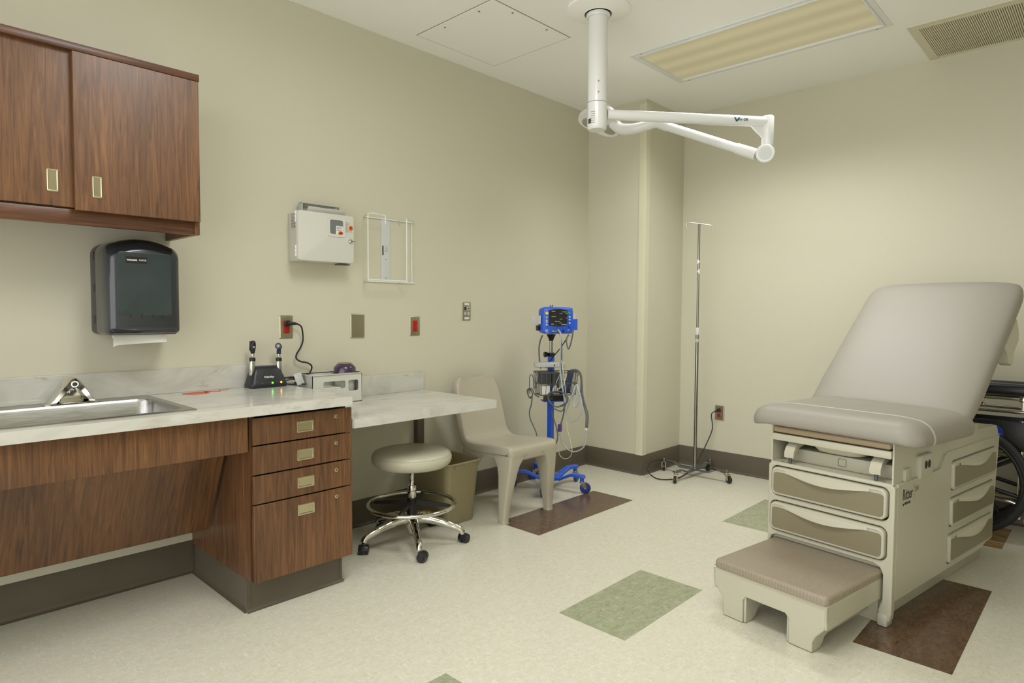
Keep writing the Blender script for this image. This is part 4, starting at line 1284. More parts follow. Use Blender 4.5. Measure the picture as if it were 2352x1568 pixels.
# ================================================================== VITAL SIGNS MONITOR ON ITS BLUE STAND
VX, VY = 3.312, 2.803
th = thing('vital_signs_stand', 'blue rolling stand with wire basket holding the vital signs monitor', 'monitor stand', (VX, VY, 0))
c = Vector((VX, VY, 0))
g = G(); g.lathe([(.001, .062), (.060, .062), (.066, .066), (.066, .078), (.060, .082), (.030, .084), (.026, .10), (.001, .10)], c, 32); obj('base_hub', g, 'blue_coat', th)
def fork_caster(th, p, ang, r, wheel_m, fork_m='chrome_worn', wide=.022, tread=None):
    p = Vector(p)
    d = Vector((math.cos(ang), math.sin(ang), 0)); n = Vector((-d.y, d.x, 0))
    c = Vector((p.x, p.y, r)) + d * .022
    g = G()
    g.cyl((p.x, p.y, p.z - .012), p, .012, .012, 16)
    for s in (-1, 1):
        q = n * (s * (wide / 2 + .004))
        poly = [p + Vector((0, 0, -.010)) + d * -.014, p + Vector((0, 0, -.010)) + d * .018, c + d * .008 + Vector((0, 0, .004)), c + d * .004 - Vector((0, 0, .009)), c - d * .008 - Vector((0, 0, .004))]
        g.rings([[v + q + n * e for v in poly] for e in (-.0012, .0012)])
    g.box(p.x - .013, p.x + .013, p.y - .013, p.y + .013, p.z - .014, p.z - .010, .001)
    fk = obj('caster', g, fork_m, th, flat=True)
    g = G(); g.lathe([(.001, -wide / 2), (r * .6, -wide / 2), (r * .9, -wide / 2 + .001), (r, -wide / 2 + .004), (r, wide / 2 - .004), (r * .9, wide / 2 - .001), (r * .6, wide / 2), (.001, wide / 2)], (0, 0, 0), 28)
    g.move(Matrix.Translation(c) @ n.to_track_quat('Z', 'Y').to_matrix().to_4x4())
    wh = obj('wheel', g, wheel_m, fk)
    g = G(); g.cyl(c - n * (wide / 2 + .0058), c + n * (wide / 2 + .0058), .0045, seg=10); obj('axle', g, 'screw', fk)
for k in range(5):
    a = R(-79 + 72 * k); d = Vector((math.cos(a), math.sin(a), 0)); n = Vector((-d.y, d.x, 0))
    st = [(.040, .072, .030), (.085, .072, .030), (.150, .104, .027), (.175, .112, .025), (.245, .110, .021), (.262, .108, .014)]
    g = G()
    rg = []
    for r_, z, w_ in st:
        rg.append([c + d * r_ + n * y + Vector((0, 0, z + dz)) for y, dz in ((-w_, 0), (-w_ * .92, .010), (-w_ * .7, .014), (w_ * .7, .014), (w_ * .92, .010), (w_, 0), (w_ * .8, -.006), (-w_ * .8, -.006))])
    g.rings(rg)
    obj('base_leg', g, 'blue_coat', th, ang=30)
    g = G(); g.cyl(c + d * .243 + Vector((0, 0, .080)), c + d * .243 + Vector((0, 0, .108)), .014, seg=18); obj('caster_socket', g, 'blue_coat', th)
    fork_caster(th, c + d * .243 + Vector((0, 0, .084)), a + R((35, 25, 70, -40, 200)[k]), .0365, 'blue_wheel')
g = G(); g.box(VX - .0175, VX + .0175, VY - .0175, VY + .0175, .082, .905, .004); obj('pole', g, 'blue_coat', th)
g = G(); g.box(VX - .019, VX + .019, VY - .019, VY + .019, .905, .930, .003); cl_ = obj('clamp_collar', g, 'black_plastic', th)
g = G(); g.lathe([(.001, -.014), (.018, -.012), (.020, 0), (.016, .010), (.001, .012)], (0, 0, 0), 7); g.move(Matrix.Translation((VX - .030, VY + .022, .918)) @ Matrix.Rotation(R(90), 4, 'Y') @ Matrix.Rotation(R(30), 4, 'X')); obj('clamp_knob', g, 'black_plastic', cl_)
g = G(); g.cyl((VX, VY, .928), (VX, VY, 1.255), .0115, seg=20); obj('inner_post', g, 'pole_steel', th)
g = G(); g.lathe([(.014, 1.010), (.016, 1.020), (.030, 1.050), (.034, 1.056), (.001, 1.056)], c, 20); obj('mount_cone', g, 'black_metal', th)

MA = R(-122)    # the way the monitor faces
mf = Vector((math.cos(MA), math.sin(MA), 0)); mr = Vector((-mf.y, mf.x, 0))   # facing, and to the monitor's own left-to-right as seen from the front
def MV(a, b, z): return c + mr * a + mf * b + Vector((0, 0, z))
# cup holder shelf, wire basket, power box
g = G()
ring_ = rrect(.190, .080, .03, 5, -.010, .010)
g.rings([[MV(a, b, z) for a, b in rrect(.215 - 2 * i, .085 - 2 * i, .035, 5, -.030, .062)] for i, z in ((.004, .838), (0, .842), (0, .866), (.004, .870), (.010, .866), (.012, .846))])
hl = obj('utensil_tray', g, 'light_grey', th)
for a in (-.010, .038):
    p0 = MV(a, .1045, .852)
    g = G(); g.cyl(p0, p0 + mf * .0015, .005, seg=14); obj('screw_hole', g, 'ink', hl)
BW, BD, B0, B1 = .270, .150, .660, .808
bo = .100     # the basket sits in front of the pole
def BR(z, i=0): return [MV(a, b, z) for a, b in rrect(BW - 2 * i, BD - 2 * i, .02, 3, 0, bo)]
for z, i, r_ in ((B1, 0, .0030), (.735, .006, .0024), (B0, .012, .0030)):
    g = G(); g.tube(BR(z, i), r_, 6, closed=True); obj('basket_wire', g, 'dark_metal', th)
def bwire(a, b):
    g = G()
    ia = .012
    bot = lambda q, s: math.copysign(abs(q) - ia, q) if abs(q) > s - .002 else q
    g.tube([MV(a, b, B1), MV(bot(a, BW / 2), bo + bot(b - bo, BD / 2), B0)], .0017, 6)
    obj('basket_wire', g, 'dark_metal', th)
for k in range(9):
    a = -BW / 2 + .02 + (BW - .04) * k / 8
    bwire(a, bo + BD / 2); bwire(a, bo - BD / 2)
for k in range(6):
    b = bo - BD / 2 + .02 + (BD - .04) * k / 5
    bwire(-BW / 2, b); bwire(BW / 2, b)
for k in range(8):
    a = -BW / 2 + .025 + (BW - .05) * k / 7
    g = G(); g.tube([MV(a, bo - BD / 2 + .012, B0), MV(a, bo + BD / 2 - .012, B0)], .0016, 6); obj('basket_wire', g, 'dark_metal', th)
for s in (-1, 1):   # cable hooks at both ends
    g = G(); a = s * (BW / 2 + .018)
    g.tube([MV(s * (BW / 2 - .006), bo, .735), MV(a - s * .004, bo, .70), MV(a, bo, .74), MV(a + s * .002, bo, .775), MV(a + s * .014, bo, .792), MV(a + s * .026, bo, .775), MV(a + s * .026, bo, .70), MV(a + s * .024, bo, .665)], .0028, 6, sub=4)
    obj('cable_hook', g, 'dark_metal', th)
g = G(); g.rings([[MV(a, b, z) for a, b in rrect(.160, .100, .006, 2, .010, .032)] for z in (.604, .610)]); obj('shelf', g, 'blue_coat', th)
g = G(); g.rings([[MV(a, b, z) for a, b in rrect(.150, .056, .006, 2, .012, .052)] for z in (.6105, .650)]); pb = obj('power_supply', g, 'black_plastic', th)
text('lettering', 'GE', .016, MV(-.03, .0805, .622), mr, UZ, 'ink_soft', pb)
# things kept in the basket
def bbox(name, label, cat, a0, a1, b0, b1, z0, z1, m, bev=.003):
    t_ = thing(name, label, cat, MV((a0 + a1) / 2, (b0 + b1) / 2 + .055, z0))
    g = G(); g.rings([[MV(a, b, z) for a, b in rrect(a1 - a0 - 2 * i, b1 - b0 - 2 * i, .006, 3, (a0 + a1) / 2, (b0 + b1) / 2 + .055)] for i, z in ((bev, z0), (0, z0 + bev), (0, z1 - bev), (bev, z1))])
    obj('case', g, m, t_); return t_
t_ = bbox('thermometer_dock', 'dark grey ribbed thermometer cup in the left end of the wire basket', 'cup', -.122, -.048, .030, .095, B0 + .075, B1 + .006, 'dark_grey')
for k in range(7):
    a = -.118 + k * .0108
    g = G(); g.tube([MV(a, .1505, B0 + .08), MV(a, .1505, B1 - .004)], .0018, 5); obj('rib', g, 'dark_grey', t_)
t_ = bbox('probe_cover_box', 'dark grey ribbed box behind the cables in the wire basket', 'box', -.036, .016, .030, .090, B0 + .045, B1 + .002, 'dark_grey')
for k in range(5):
    a = -.032 + k * .0108
    g = G(); g.tube([MV(a, .1455, B0 + .05), MV(a, .1455, B1 - .006)], .0018, 5); obj('rib', g, 'dark_grey', t_)
bbox('tissue_packet', 'small white packet at the bottom of the wire basket', 'packet', -.110, -.052, .046, .094, B0 + .003, B0 + .062, 'paper')
t_ = thing('pressure_cuff', 'navy blue fabric pressure cuff stuffed in the wire basket', 'pressure cuff', MV(.09, 0.100, B0))
g = G(); g.tube([MV(.040, 0.120, B0 + .018), MV(.062, 0.125, B0 + .034), MV(.088, 0.110, B0 + .075), MV(.102, 0.100, B0 + .120), MV(.108, 0.095, B1 + .004)], .022, 12, sub=4, flat=.55); obj('cuff', g, 'navy_cuff', t_)
g = G(); g.tube([MV(.030, 0.110, B0 + .016), MV(.060, 0.100, B0 + .020), MV(.100, 0.110, B0 + .022)], .018, 10, sub=4); obj('bulb', g, 'navy_cuff', t_)
t_ = thing('oxygen_sensor', 'grey finger clip sensor hanging in the wire basket', 'finger sensor', MV(-.020, 0.148, B0 + .012))
g = G(); g.tube([MV(-.032, 0.150, B0 + .012), MV(-.026, 0.152, B0 + .035), MV(-.016, 0.152, B0 + .062)], .0115, 10, sub=3); obj('clip', g, 'light_grey', t_)
g = G(); g.tube([MV(-.016, 0.152, B0 + .060), MV(-.005, 0.154, B0 + .10), MV(.018, 0.158, B1), MV(.030, 0.165, B1 + .03)], .0018, 6, sub=4); obj('lead', g, 'cable_white', t_)

# ---- the monitor itself, clamped in front of the post
def MM(a, b, z): return MV(a, b + .072, z)
tm = thing('vital_signs_monitor', 'bright blue vital signs monitor with black display on the stand', 'monitor', MM(0, 0, 1.058))
MZ = 1.148
def mring(w_, h_, r_, b, rise=0., taper=0.):
    pts = rrect(w_, h_, r_, 5, .008, 0)
    return [MM(x * (1 + taper * z / h_ * 2), b, MZ + z + rise * (1 - (2 * x / w_) ** 2) * (1 if z > 0 else .35)) for x, z in pts]
g = G(); g.rings([mring(.180, .150, .02, -.055), mring(.212, .170, .025, -.045, .006), mring(.216, .174, .022, .035, .008), mring(.206, .168, .022, .050, .008), mring(.196, .160, .02, .054, .008)])
mb = obj('case', g, 'blue_coat', tm)
# display with curved top and bottom edges
g = G()
n = 12
up_ = [(-.058 + .128 * k / n, .070 + .008 * math.sin(PI * k / n)) for k in range(n + 1)]
dn_ = [(-.056 + .124 * k / n, -.030 - .006 * math.sin(PI * k / n)) for k in range(n + 1)]
out = dn_ + up_[::-1]
g.rings([[MM(a, b, MZ + z) for a, z in out] for b in (.050, .0575)])
ds = obj('display', g, 'screen_black', mb, ang=30)
def mt(s, size, a, z): text('lettering', s, size, MM(a, .0582, MZ + z), mr, UZ, 'print_white', ds, depth=.0002)
mt('Systolic', .0085, -.040, .061); mt('MAP/Cuff', .0075, .034, .057); mt('mmHg', .0065, .014, .046); mt('mmHg', .0065, .054, .048)
mt('Diastolic', .0085, -.040, .026); mt('mmHg', .0065, .015, .010); mt('min', .0065, .060, .017); mt('Pulse Rate', .0085, -.016, -.006); mt('BPM', .0065, .016, -.016); mt('SpO2', .0080, -.042, -.024); mt('%', .0065, -.012, -.032); mt('Temperature', .0080, .026, -.026)
def mbtn(a, z, r_, m, name='button'):
    p0 = MM(a, .052, MZ + z)
    g = G(); g.cyl(p0, p0 + mf * .0075, r_, r_ * .85, 18); return obj(name, g, m, mb)
mbtn(-.072, .050, .0110, 'yellow'); mbtn(.083, .052, .0095, 'green')
for z in (.022, .003, -.008, -.026): mbtn(-.073, z, .0072, 'button_grey')
for z in (.026, .008, -.016): mbtn(.086, z, .0068, 'button_grey')
mbtn(.084, -.042, .0065, 'badge_blue')
p0 = MM(-.072, .0545, MZ - .064)
g = G(); g.tube([p0 + (mr * math.cos(t) + Vector((0, 0, 1)) * math.sin(t)) * .0075 for t in [2 * PI * k / 18 for k in range(18)]], .0011, 6, closed=True); lg = obj('emblem', g, 'print_white', mb)
text('lettering', 'ge', .010, p0 - mr * .0050 - Vector((0, 0, .0025)) + mf * .0006, mr, UZ, 'print_white', lg)
text('lettering', 'GE Healthcare', .0042, p0 - mr * .0095 - Vector((0, 0, .0145)) + mf * .0006, mr, UZ, 'print_white', lg)
text('lettering', 'CARE\nV100', .0060, MM(.072, .0548, MZ - .060), mr, UZ, 'print_white', mb)
g = G(); g.rings([[MM(a, b, z) for a, b in rrect(.044, .056, .004, 3, .128, .010)] for z in (MZ - .062, MZ + .012)]); pk = obj('probe_well', g, 'blue_coat', mb)
g = G(); g.rings([[MM(a, b, z) for a, b in rrect(.024, .030, .004, 3, .126, .012)] for z in (MZ + .012, MZ + .046)]); obj('probe_box', g, 'white_plastic', mb)
g = G(); g.rings([[MM(a, b, z) for a, b in rrect(.030, .04, .004, 3, .106, .0)] for z in (MZ + .076, MZ + .084)]); obj('latch', g, 'black_plastic', mb)
g = G(); g.rings([[MM(a, b, z) for a, b in rrect(.004, .060, .001, 1, -.107, .0)] for z in (MZ - .022, MZ + .034)]); obj('side_label', g, 'print_white', mb)
g = G(); g.rings([[MM(a, b, z) for a, b in rrect(.050, .004, .001, 1, -.128, -.030)] for z in (MZ - .032, MZ + .028)]); obj('paper_slip', g, 'clear_tag', mb, label='clear plastic slip at the side')
g = G(); g.rings([[MM(a, b, z) for a, b in rrect(.020, .030, .004, 2, -.112, -.018)] for z in (MZ - .066, MZ - .032)]); obj('side_knob', g, 'black_plastic', mb)
g = G(); g.rings([[MM(a, b, z) for a, b in rrect(.014, .014, .003, 2, -.030, -.01)] for z in (MZ + .08, MZ + .098)]); obj('post_tip', g, 'pole_steel', mb)
g = G(); g.tube([MM(-.032, .054, MZ - .068), MM(-.005, .062, MZ - .068)], .0055, 8); g.tube([MM(.006, .054, MZ - .064), MM(.006, .068, MZ - .064)], .0065, 8); obj('connector', g, 'light_grey', mb)
g = G(); g.rings([[MM(a, b, z) for a, b in rrect(.012, .006, .001, 1, .044, .056)] for z in (MZ - .074, MZ - .060)]); obj('socket', g, 'ink', mb)

# ---- cables of the monitor: each point measured in the plane just in front of the stand
def cabpts(pts, X=3.235): return [on_x(x, y, X + dx) for x, y, dx in [(p + (0,))[:3] for p in pts]]
def cable(name, label, pts, r, m, X=3.235, seg=8):
    P_ = cabpts(pts, X)
    g = G(); g.tube(P_, r, seg, sub=6)
    o = obj(name, g, m, None, origin=P_[-1]); return tag(o, label, 'cable', 'cables of the vital signs monitor')
cable('sensor_cable', 'pale grey cable running from the monitor front down past the basket', [(1272, 758, -.02), (1284, 762, -.03), (1289, 780, -.03), (1290, 820, -.03), (1290, 870, -.03), (1295, 905, -.03), (1296, 940, -.03), (1290, 968, -.03), (1287, 976, -.03)], .0050, 'cable_grey')
cable('pressure_hose', 'silver hose running from the monitor beside the pole to the basket', [(1282, 757, -.024), (1288, 768, -.036), (1287, 800, -.036), (1287, 850, -.036), (1292, 890, -.036), (1298, 925, -.036)], .0046, 'cable_silver')
cable('coiled_pressure_tube', 'silver looped flat tube hanging from the right basket hook', [(1322, 885, .0), (1315, 905, -.02), (1306, 930, -.02), (1300, 950, -.02), (1305, 965, -.02), (1316, 968, -.02), (1330, 958, -.02), (1337, 940, -.02), (1335, 915, -.015), (1328, 895, -.01), (1324, 884, .0), (1316, 915, .0), (1318, 932, .0), (1324, 934, .0), (1329, 920, .0), (1329, 892, .0)], .0050, 'cable_silver')
tw = thing('cuff_hose', 'dark grey twin hose arching from the basket down to a white joint', 'cable', cabpts([(1348, 985)])[0], group='cables of the vital signs monitor')
for pts, r_ in (([(1310, 850, .02), (1324, 849, .0), (1334, 858, -.01), (1337, 880, -.01), (1338, 905, -.01), (1344, 930, -.01), (1350, 950, -.01), (1350, 970, -.01), (1348, 985, -.01)], .0050), ([(1312, 852, .02), (1322, 851, .0), (1332, 860, -.01), (1335, 882, -.01), (1336, 907, -.01), (1341, 932, -.01), (1346, 952, -.01), (1346, 970, -.01), (1345, 985, -.01)], .0040)):
    g = G(); g.tube(cabpts(pts), r_, 8, sub=6); obj('hose', g, 'cable_grey', tw)
cable('cuff_tube', 'grey tube looping low from the white joint up to the purple connector', [(1347, 986, -.01), (1346, 1005, -.01), (1343, 1022, -.01), (1334, 1032, -.01), (1320, 1037, -.01), (1306, 1033, -.01), (1295, 1022, -.01), (1288, 1006, -.02), (1286, 994, -.025)], .0046, 'cable_silver')
cable('temperature_lead', 'thin white lead hanging lowest in a loop beside the blue pole', [(1284, 1000, -.02), (1283, 1030, -.02), (1286, 1045, -.02), (1296, 1053, -.02), (1308, 1050, -.02), (1314, 1036, -.02), (1310, 1012, -.02), (1303, 985, -.02), (1300, 950, -.02), (1299, 900, -.04), (1293, 850, -.04), (1288, 820, -.03)], .0022, 'cable_white')
cable('coiled_sensor_cable', 'grey cable coiled in front of the wire basket', [(1300, 925, -.06), (1280, 934, -.06), (1264, 925, -.06), (1258, 910, -.06), (1264, 901, -.06), (1284, 898, -.06), (1300, 905, -.06), (1305, 918, -.055), (1296, 930, -.055), (1276, 934, -.055), (1262, 920, -.055), (1262, 906, -.055), (1276, 900, -.055), (1292, 901, -.055), (1302, 912, -.05), (1300, 926, -.05), (1290, 944, -.05), (1272, 938, -.05)], .0036, 'cable_grey')
cable('handset_cable', 'black coiled cable hanging from the right side of the monitor', [(1317, 756, .0), (1314, 775, .0), (1310, 792, .0), (1306, 801, .0), (1303, 795, .0), (1301, 780, .0), (1306, 768, .02)], .0050, 'cable_grey')
cable('mains_cord', 'dark cord hanging from the monitor to the left basket end and down the wall', [(1246, 770, .02), (1241, 782, .0), (1238, 800, .0), (1239, 825, .0), (1242, 846, .0)], .0048, 'cable_grey')
cable('mains_cord', 'black cord running from monitor right behind the pole', [(1306, 770, .04), (1290, 795, .05), (1270, 820, .05), (1258, 836, .05), (1254, 845, .05)], .0036, 'cable_black')
cable('wrapped_cord', 'grey cord wound on the left basket hook and trailing down to the floor', [(1238, 912, .0), (1228, 905, -.01), (1222, 893, -.02), (1214, 895, -.02), (1213, 905, -.02), (1218, 914, -.02), (1223, 905, -.02), (1216, 892, -.015), (1211, 898, -.015), (1216, 913, -.015), (1222, 910, -.015), (1220, 930, .0), (1216, 945, .0), (1218, 962, .0), (1226, 980, .0), (1232, 995, .0), (1235, 1012, .0), (1240, 1040, .0)], .0042, 'cable_grey', 3.20)
cable('pole_cord', 'grey cord bowing out beside the lower blue pole', [(1266, 945, -.0), (1273, 965, -.0), (1279, 985, -.0), (1281, 1005, -.0), (1276, 1020, -.0), (1268, 1034, -.0), (1264, 1045, 0)], .0040, 'cable_grey', 3.28)
P0, P1 = cabpts([(1288, 974, -.02), (1286, 991, -.022)])
g = G(); g.box(P1.x - .012, P1.x + .012, P1.y - .010, P1.y + .010, P1.z, P0.z, .003)
tag(obj('tube_connector', g, 'purple', None, origin=P1), 'purple plastic connector joining two tubes beside the stand', 'connector')
P0, P1 = cabpts([(1347, 982, -.01), (1347, 988, -.01)])
g = G(); g.box(P1.x - .010, P1.x + .010, P1.y - .008, P1.y + .008, P1.z, P0.z, .002)
tag(obj('tube_joint', g, 'cable_white', None, origin=P1), 'small white joint at the end of the twin hose', 'connector')

# ================================================================== IV POLE IN THE CORNER
IX, IY = 4.312, 2.250
th = thing('iv_pole', 'tall steel IV pole with two hooks on a grey four-leg wheeled base', 'iv pole', (IX, IY, 0))
c = Vector((IX, IY, 0))
g = G(); g.cyl((IX, IY, .050), (IX, IY, 1.085), .0125, seg=24); obj('lower_tube', g, 'pole_steel', th)
g = G(); g.cyl((IX, IY, 1.05), (IX, IY, 1.848), .0085, seg=20); obj('upper_tube', g, 'pole_steel', th)
g = G(); g.lathe([(.0145, 1.045), (.0155, 1.050), (.0155, 1.092), (.0120, 1.098), (.0085, 1.098)], c, 22); obj('height_collar', g, 'white_satin', th)
g = G(); g.lathe([(.0128, .992), (.0131, .993), (.0131, 1.014), (.0128, 1.015)], c, 22); obj('tape_band', g, 'light_grey', th)
hd_ = Vector((.30, -.95, 0)).normalized()
g = G(); g.tube([c + hd_ * -.088 + Vector((0, 0, 1.835)), c + hd_ * -.088 + Vector((0, 0, 1.860)), c + hd_ * -.080 + Vector((0, 0, 1.868)), c + Vector((0, 0, 1.853)), c + hd_ * .080 + Vector((0, 0, 1.838)), c + hd_ * .090 + Vector((0, 0, 1.826)), c + hd_ * .090 + Vector((0, 0, 1.796))], .0042, 10, sub=3)
g.tube([c + hd_ * -.088 + Vector((0, 0, 1.838)), c + hd_ * -.080 + Vector((0, 0, 1.812))], .0042, 8)
obj('hook_bar', g, 'chrome', th)
for z, s in ((1.575, 1), (1.505, -1)):
    tp = (CAM - c); tp.z = 0; tp.normalize(); sd = Vector((-tp.y, tp.x, 0))
    g = G(); v = [c + tp * .0094 + sd * a + Vector((0, 0, z + b)) for a, b in ((-.008 * s, .022), (.010 * s, .004), (-.008 * s, -.018))]
    g.rings([[p - tp * .003 for p in v], [p for p in v]]); obj('torn_label', g, 'paper', th, flat=True)
for k in range(4):
    a = R(-2 + 90 * k); d = Vector((math.cos(a), math.sin(a), 0)); n = Vector((-d.y, d.x, 0))
    L = (.222, .262, .262, .252)[k]
    st = [(0, .046), (.115, .046), (.175, .074), (L + .018, .074)]
    g = G(); w_ = .017
    g.rings([[c + d * r_ + n * s * w_ + Vector((0, 0, z + h)) for s, h in ((-1, 0), (1, 0), (1, .005), (-1, .005))] for r_, z in st])
    g.cyl(c + d * L + Vector((0, 0, .074)), c + d * L + Vector((0, 0, .079)), .024, seg=6)
    lg = obj('base_leg', g, 'dark_metal', th, flat=True)
    g = G(); g.cyl(c + d * L + Vector((0, 0, .079)), c + d * L + Vector((0, 0, .092)), .006, .004, 10); obj('caster_nut', g, 'screw', lg)
    fork_caster(th, c + d * L + Vector((0, 0, .073)), a + R((180, 120, 20, -20)[k]), .026, 'black_plastic', 'nickel', .020)
g = G(); g.lathe([(.022, .051), (.022, .056), (.015, .062), (.013, .070)], c, 20); obj('pole_flange', g, 'dark_metal', th)

# ---- outlet on the far wall and its cord
th = thing('wall_outlet', 'steel wall plate with two red receptacles low behind the IV pole', 'wall outlet', (XW, 2.207, .39))
g = G(); g.pillow(.074, .114, .004, [(0, XW), (0, XW - .003), (.003, XW - .0062), (.006, XW - .0066)], 'yz', 2.207, .444, 3); pl_ = obj('cover_plate', g, 'plate_steel', th)
for z in (.466, .424):
    g = G(); g.pillow(.034, .028, .012, [(0, XW - .006), (0, XW - .0085), (.001, XW - .0092)], 'yz', 2.207, z, 5); rc = obj('receptacle', g, 'red_outlet', th, label='red emergency receptacle')
    for dy in (-.006, .006):
        g = G(); g.box(XW - .0098, XW - .0090, 2.207 + dy - .0012, 2.207 + dy + .0012, z - .004, z + .005); obj('slot', g, 'ink', rc, flat=True)
th = thing('floor_cord', 'black power cord looping from the low wall outlet round the IV pole base', 'cord', (4.25, 2.3, 0))
g = G(); g.cyl((XW - .009, 2.207, .466), (XW - .030, 2.214, .463), .015, .012, 16); g.cyl((XW - .030, 2.214, .463), (XW - .048, 2.228, .455), .010, .005, 14); obj('plug', g, 'black_plastic', th)
g = G()
cp = [Vector((XW - .046, 2.226, .456)), Vector((XW - .06, 2.245, .430)), on_x(1636, 985, XW - .07), on_x(1622, 1020, XW - .09), on_x(1608, 1048, XW - .12), on_x(1601, 1062, XW - .16), on_x(1586, 1080, 4.36), on_z(1572, 1090, .008), on_z(1555, 1098, .006), on_z(1530, 1101, .006), on_z(1510, 1099, .006), on_z(1497, 1092, .006), on_y(1488, 1081, 2.46), on_y(1491, 1066, 2.49), on_y(1505, 1057, 2.51), on_y(1522, 1056, 2.515), on_y(1536, 1060, 2.515), on_z(1556, 1065, .03), on_z(1575, 1070, .008), on_z(1600, 1073, .006), on_z(1630, 1076, .006), on_z(1650, 1080, .006), on_z(1663, 1084, .006)]
g.tube(cp, .0040, 8, sub=5); obj('cord', g, 'cable_black', th)
g = G(); e0, e1 = on_z(1655, 1081, .008), on_z(1668, 1085, .008); g.cyl(e0, e1, .007, .009, 12); obj('cord_end', g, 'black_plastic', th)

# ================================================================== EXAM TABLE (local frame: x along its length, y across, front at x = 0)
tb = thing('exam_table', 'beige and taupe exam table with raised backrest and pulled-out step', 'exam table', (2.733, .655, 0), R(-9.0))
def T(name, g, m, parent=tb, **kw): return obj(name, g, m, parent, local=True, **kw)
VR, VL = -.055, .460        # right and left cheek
VC = (VR + VL) / 2
LEN = 1.178

# side cheeks with cut-outs for the side drawers
side = [(.030, .100), (.970, .100), (1.05, .118), (1.112, .146), (1.176, .616), (.512, .616), (.486, .600), (.452, .560), (.430, .553), (.030, .553)]
SD = [(.566, 1.110, .446, .566), (.558, 1.098, .288, .406), (.548, 1.090, .126, .248)]
def slot(u0, u1, z0, z1, r, sh=0.): return rrect(u1 - u0, z1 - z0, r, 4, (u0 + u1) / 2, (z0 + z1) / 2)
g = G()
g.plate(side, [slot(u0 - .006, u1 + .006, z0 - .006, z1 + .006, .020) for u0, u1, z0, z1 in SD], VR, VR + .018, 'xz')
g.plate(side, [], VL - .018, VL, 'xz')
g.box(.030, .060, VR + .018, VL - .018, .100, .30)
g.box(1.08, 1.10, VR + .018, VL - .018, .130, .60)
g.box(.03, 1.10, VR + .018, VL - .018, .545, .553)
g.box(.45, .465, VR + .018, VL - .018, .553, .640)
g.box(.10, 1.08, VR + .03, VL - .018, .100, .108)
body = T('body', g, 'table_shell', ang=25)
bv = body.modifiers.new('bevel', 'BEVEL'); bv.width = .004; bv.segments = 2; bv.limit_method = 'ANGLE'; bv.angle_limit = R(50)
g = G(); g.box(.08, 1.05, VR + .045, VL - .05, .11, .53)
T('shade_core', g, 'black_plastic', flat=True)  # added black core, so the drawer gaps read as shaded interior

# front frame with two drawer openings and the step bay
FD = [(-.030, .440, .414, .534), (-.026, .444, .258, .380)]
fo = [(VR + .012, .553), (VR, .541), (VR, .06), (VR + .004, .03), (VR + .022, .012), (VR + .044, .03), (VR + .048, .06), (VR + .040, .085), (VR + .034, .105), (VR + .034, .200), (VR + .046, .226), (VR + .07, .236),
      (VL - .04, .236), (VL - .018, .226), (VL - .010, .200), (VL - .010, .04), (VL, .04), (VL, .541), (VL - .012, .553)]
g = G()
g.plate(fo, [slot(a - .006, b + .006, z0 - .006, z1 + .006, .028) for a, b, z0, z1 in FD], .0, .032, 'yz')
ff = T('front_frame', g, 'table_shell', ang=25)
bv = ff.modifiers.new('bevel', 'BEVEL'); bv.width = .007; bv.segments = 3; bv.limit_method = 'ANGLE'; bv.angle_limit = R(50)

def drawer(u0, u1, z0, z1, plane, d, out, belly=.026, tilt=1, r=.024):
    """drawer front: pale moulded frame, taupe inlay, drooping finger lip; out = outward direction along the depth axis"""
    f = AXES[plane]
    w, h, cu, cz = u1 - u0, z1 - z0, (u0 + u1) / 2, (z0 + z1) / 2
    def ring(i, dd, rr): return [f(a, b, d + out * dd) for a, b in rrect(w - 2 * i, h - 2 * i, rr, 6, cu, cz)]
    g = G()
    g.rings([ring(0, -.030, r), ring(0, .005, r), ring(.002, .009, r - .002), ring(.005, .0105, r - .003), ring(.0095, .0105, .017), ring(.011, .008, .016)])
    dr_ = T('drawer', g, 'table_shell')
    # inlay leaves a taller pale strip at the top
    iz0, iz1 = z0 + .0105, z1 - .021
    g = G(); g.rings([[f(a, b, d + out * dd) for a, b in rrect(w - .021, iz1 - iz0, .014, 4, cu, (iz0 + iz1) / 2)] for dd in (.004, .0112)])
    T('inlay', g, 'table_inlay', dr_, label='taupe inlay panel')
    # finger lip: crescent hanging over the inlay
    n = 18
    lo = [(cu - w * .37 + w * .74 * k / n, iz1 + .001 - belly * math.sin(PI * k / n) ** 1.3) for k in range(n + 1)]
    hi = [(cu - w * .37 + w * .74 * k / n, iz1 + .012) for k in range(n + 1)]
    g = G()
    V0 = [[g.bm.verts.new(f(a, b, d + out * dd)) for (a, b), dd in zip(row, dds)] for row, dds in ((hi, [.0106] * (n + 1)), ([(a, (b + iz1 + .012) / 2) for a, b in lo], [.0112 + .014 * math.sin(PI * k / n) for k in range(n + 1)]), (lo, [.0112 + .017 * math.sin(PI * k / n) for k in range(n + 1)]), ([(a, b + .006 * math.sin(PI * k / n)) for k, (a, b) in enumerate(lo)], [.0110] * (n + 1)))]
    for a, b in zip(V0[:-1], V0[1:]):
        for k in range(n): g.bm.faces.new((a[k], a[k + 1], b[k + 1], b[k]))
    T('finger_lip', g, 'table_shell', dr_)
    return dr_
for a, b, z0, z1 in FD: drawer(a, b, z0, z1, 'yz', 0., -1, .019)
for u0, u1, z0, z1 in SD: drawer(u0, u1, z0, z1, 'xz', VR, -1, .022, r=.016)

# recessed plinth
g = G(); g.box(.02, 1.150, .0, VL - .055, .0, .104, .004); T('plinth', g, 'table_shell')
g = G(); g.box(-.004, .05, VR + .012, VR + .05, .0, .05, .008); T('front_foot', g, 'table_shell')

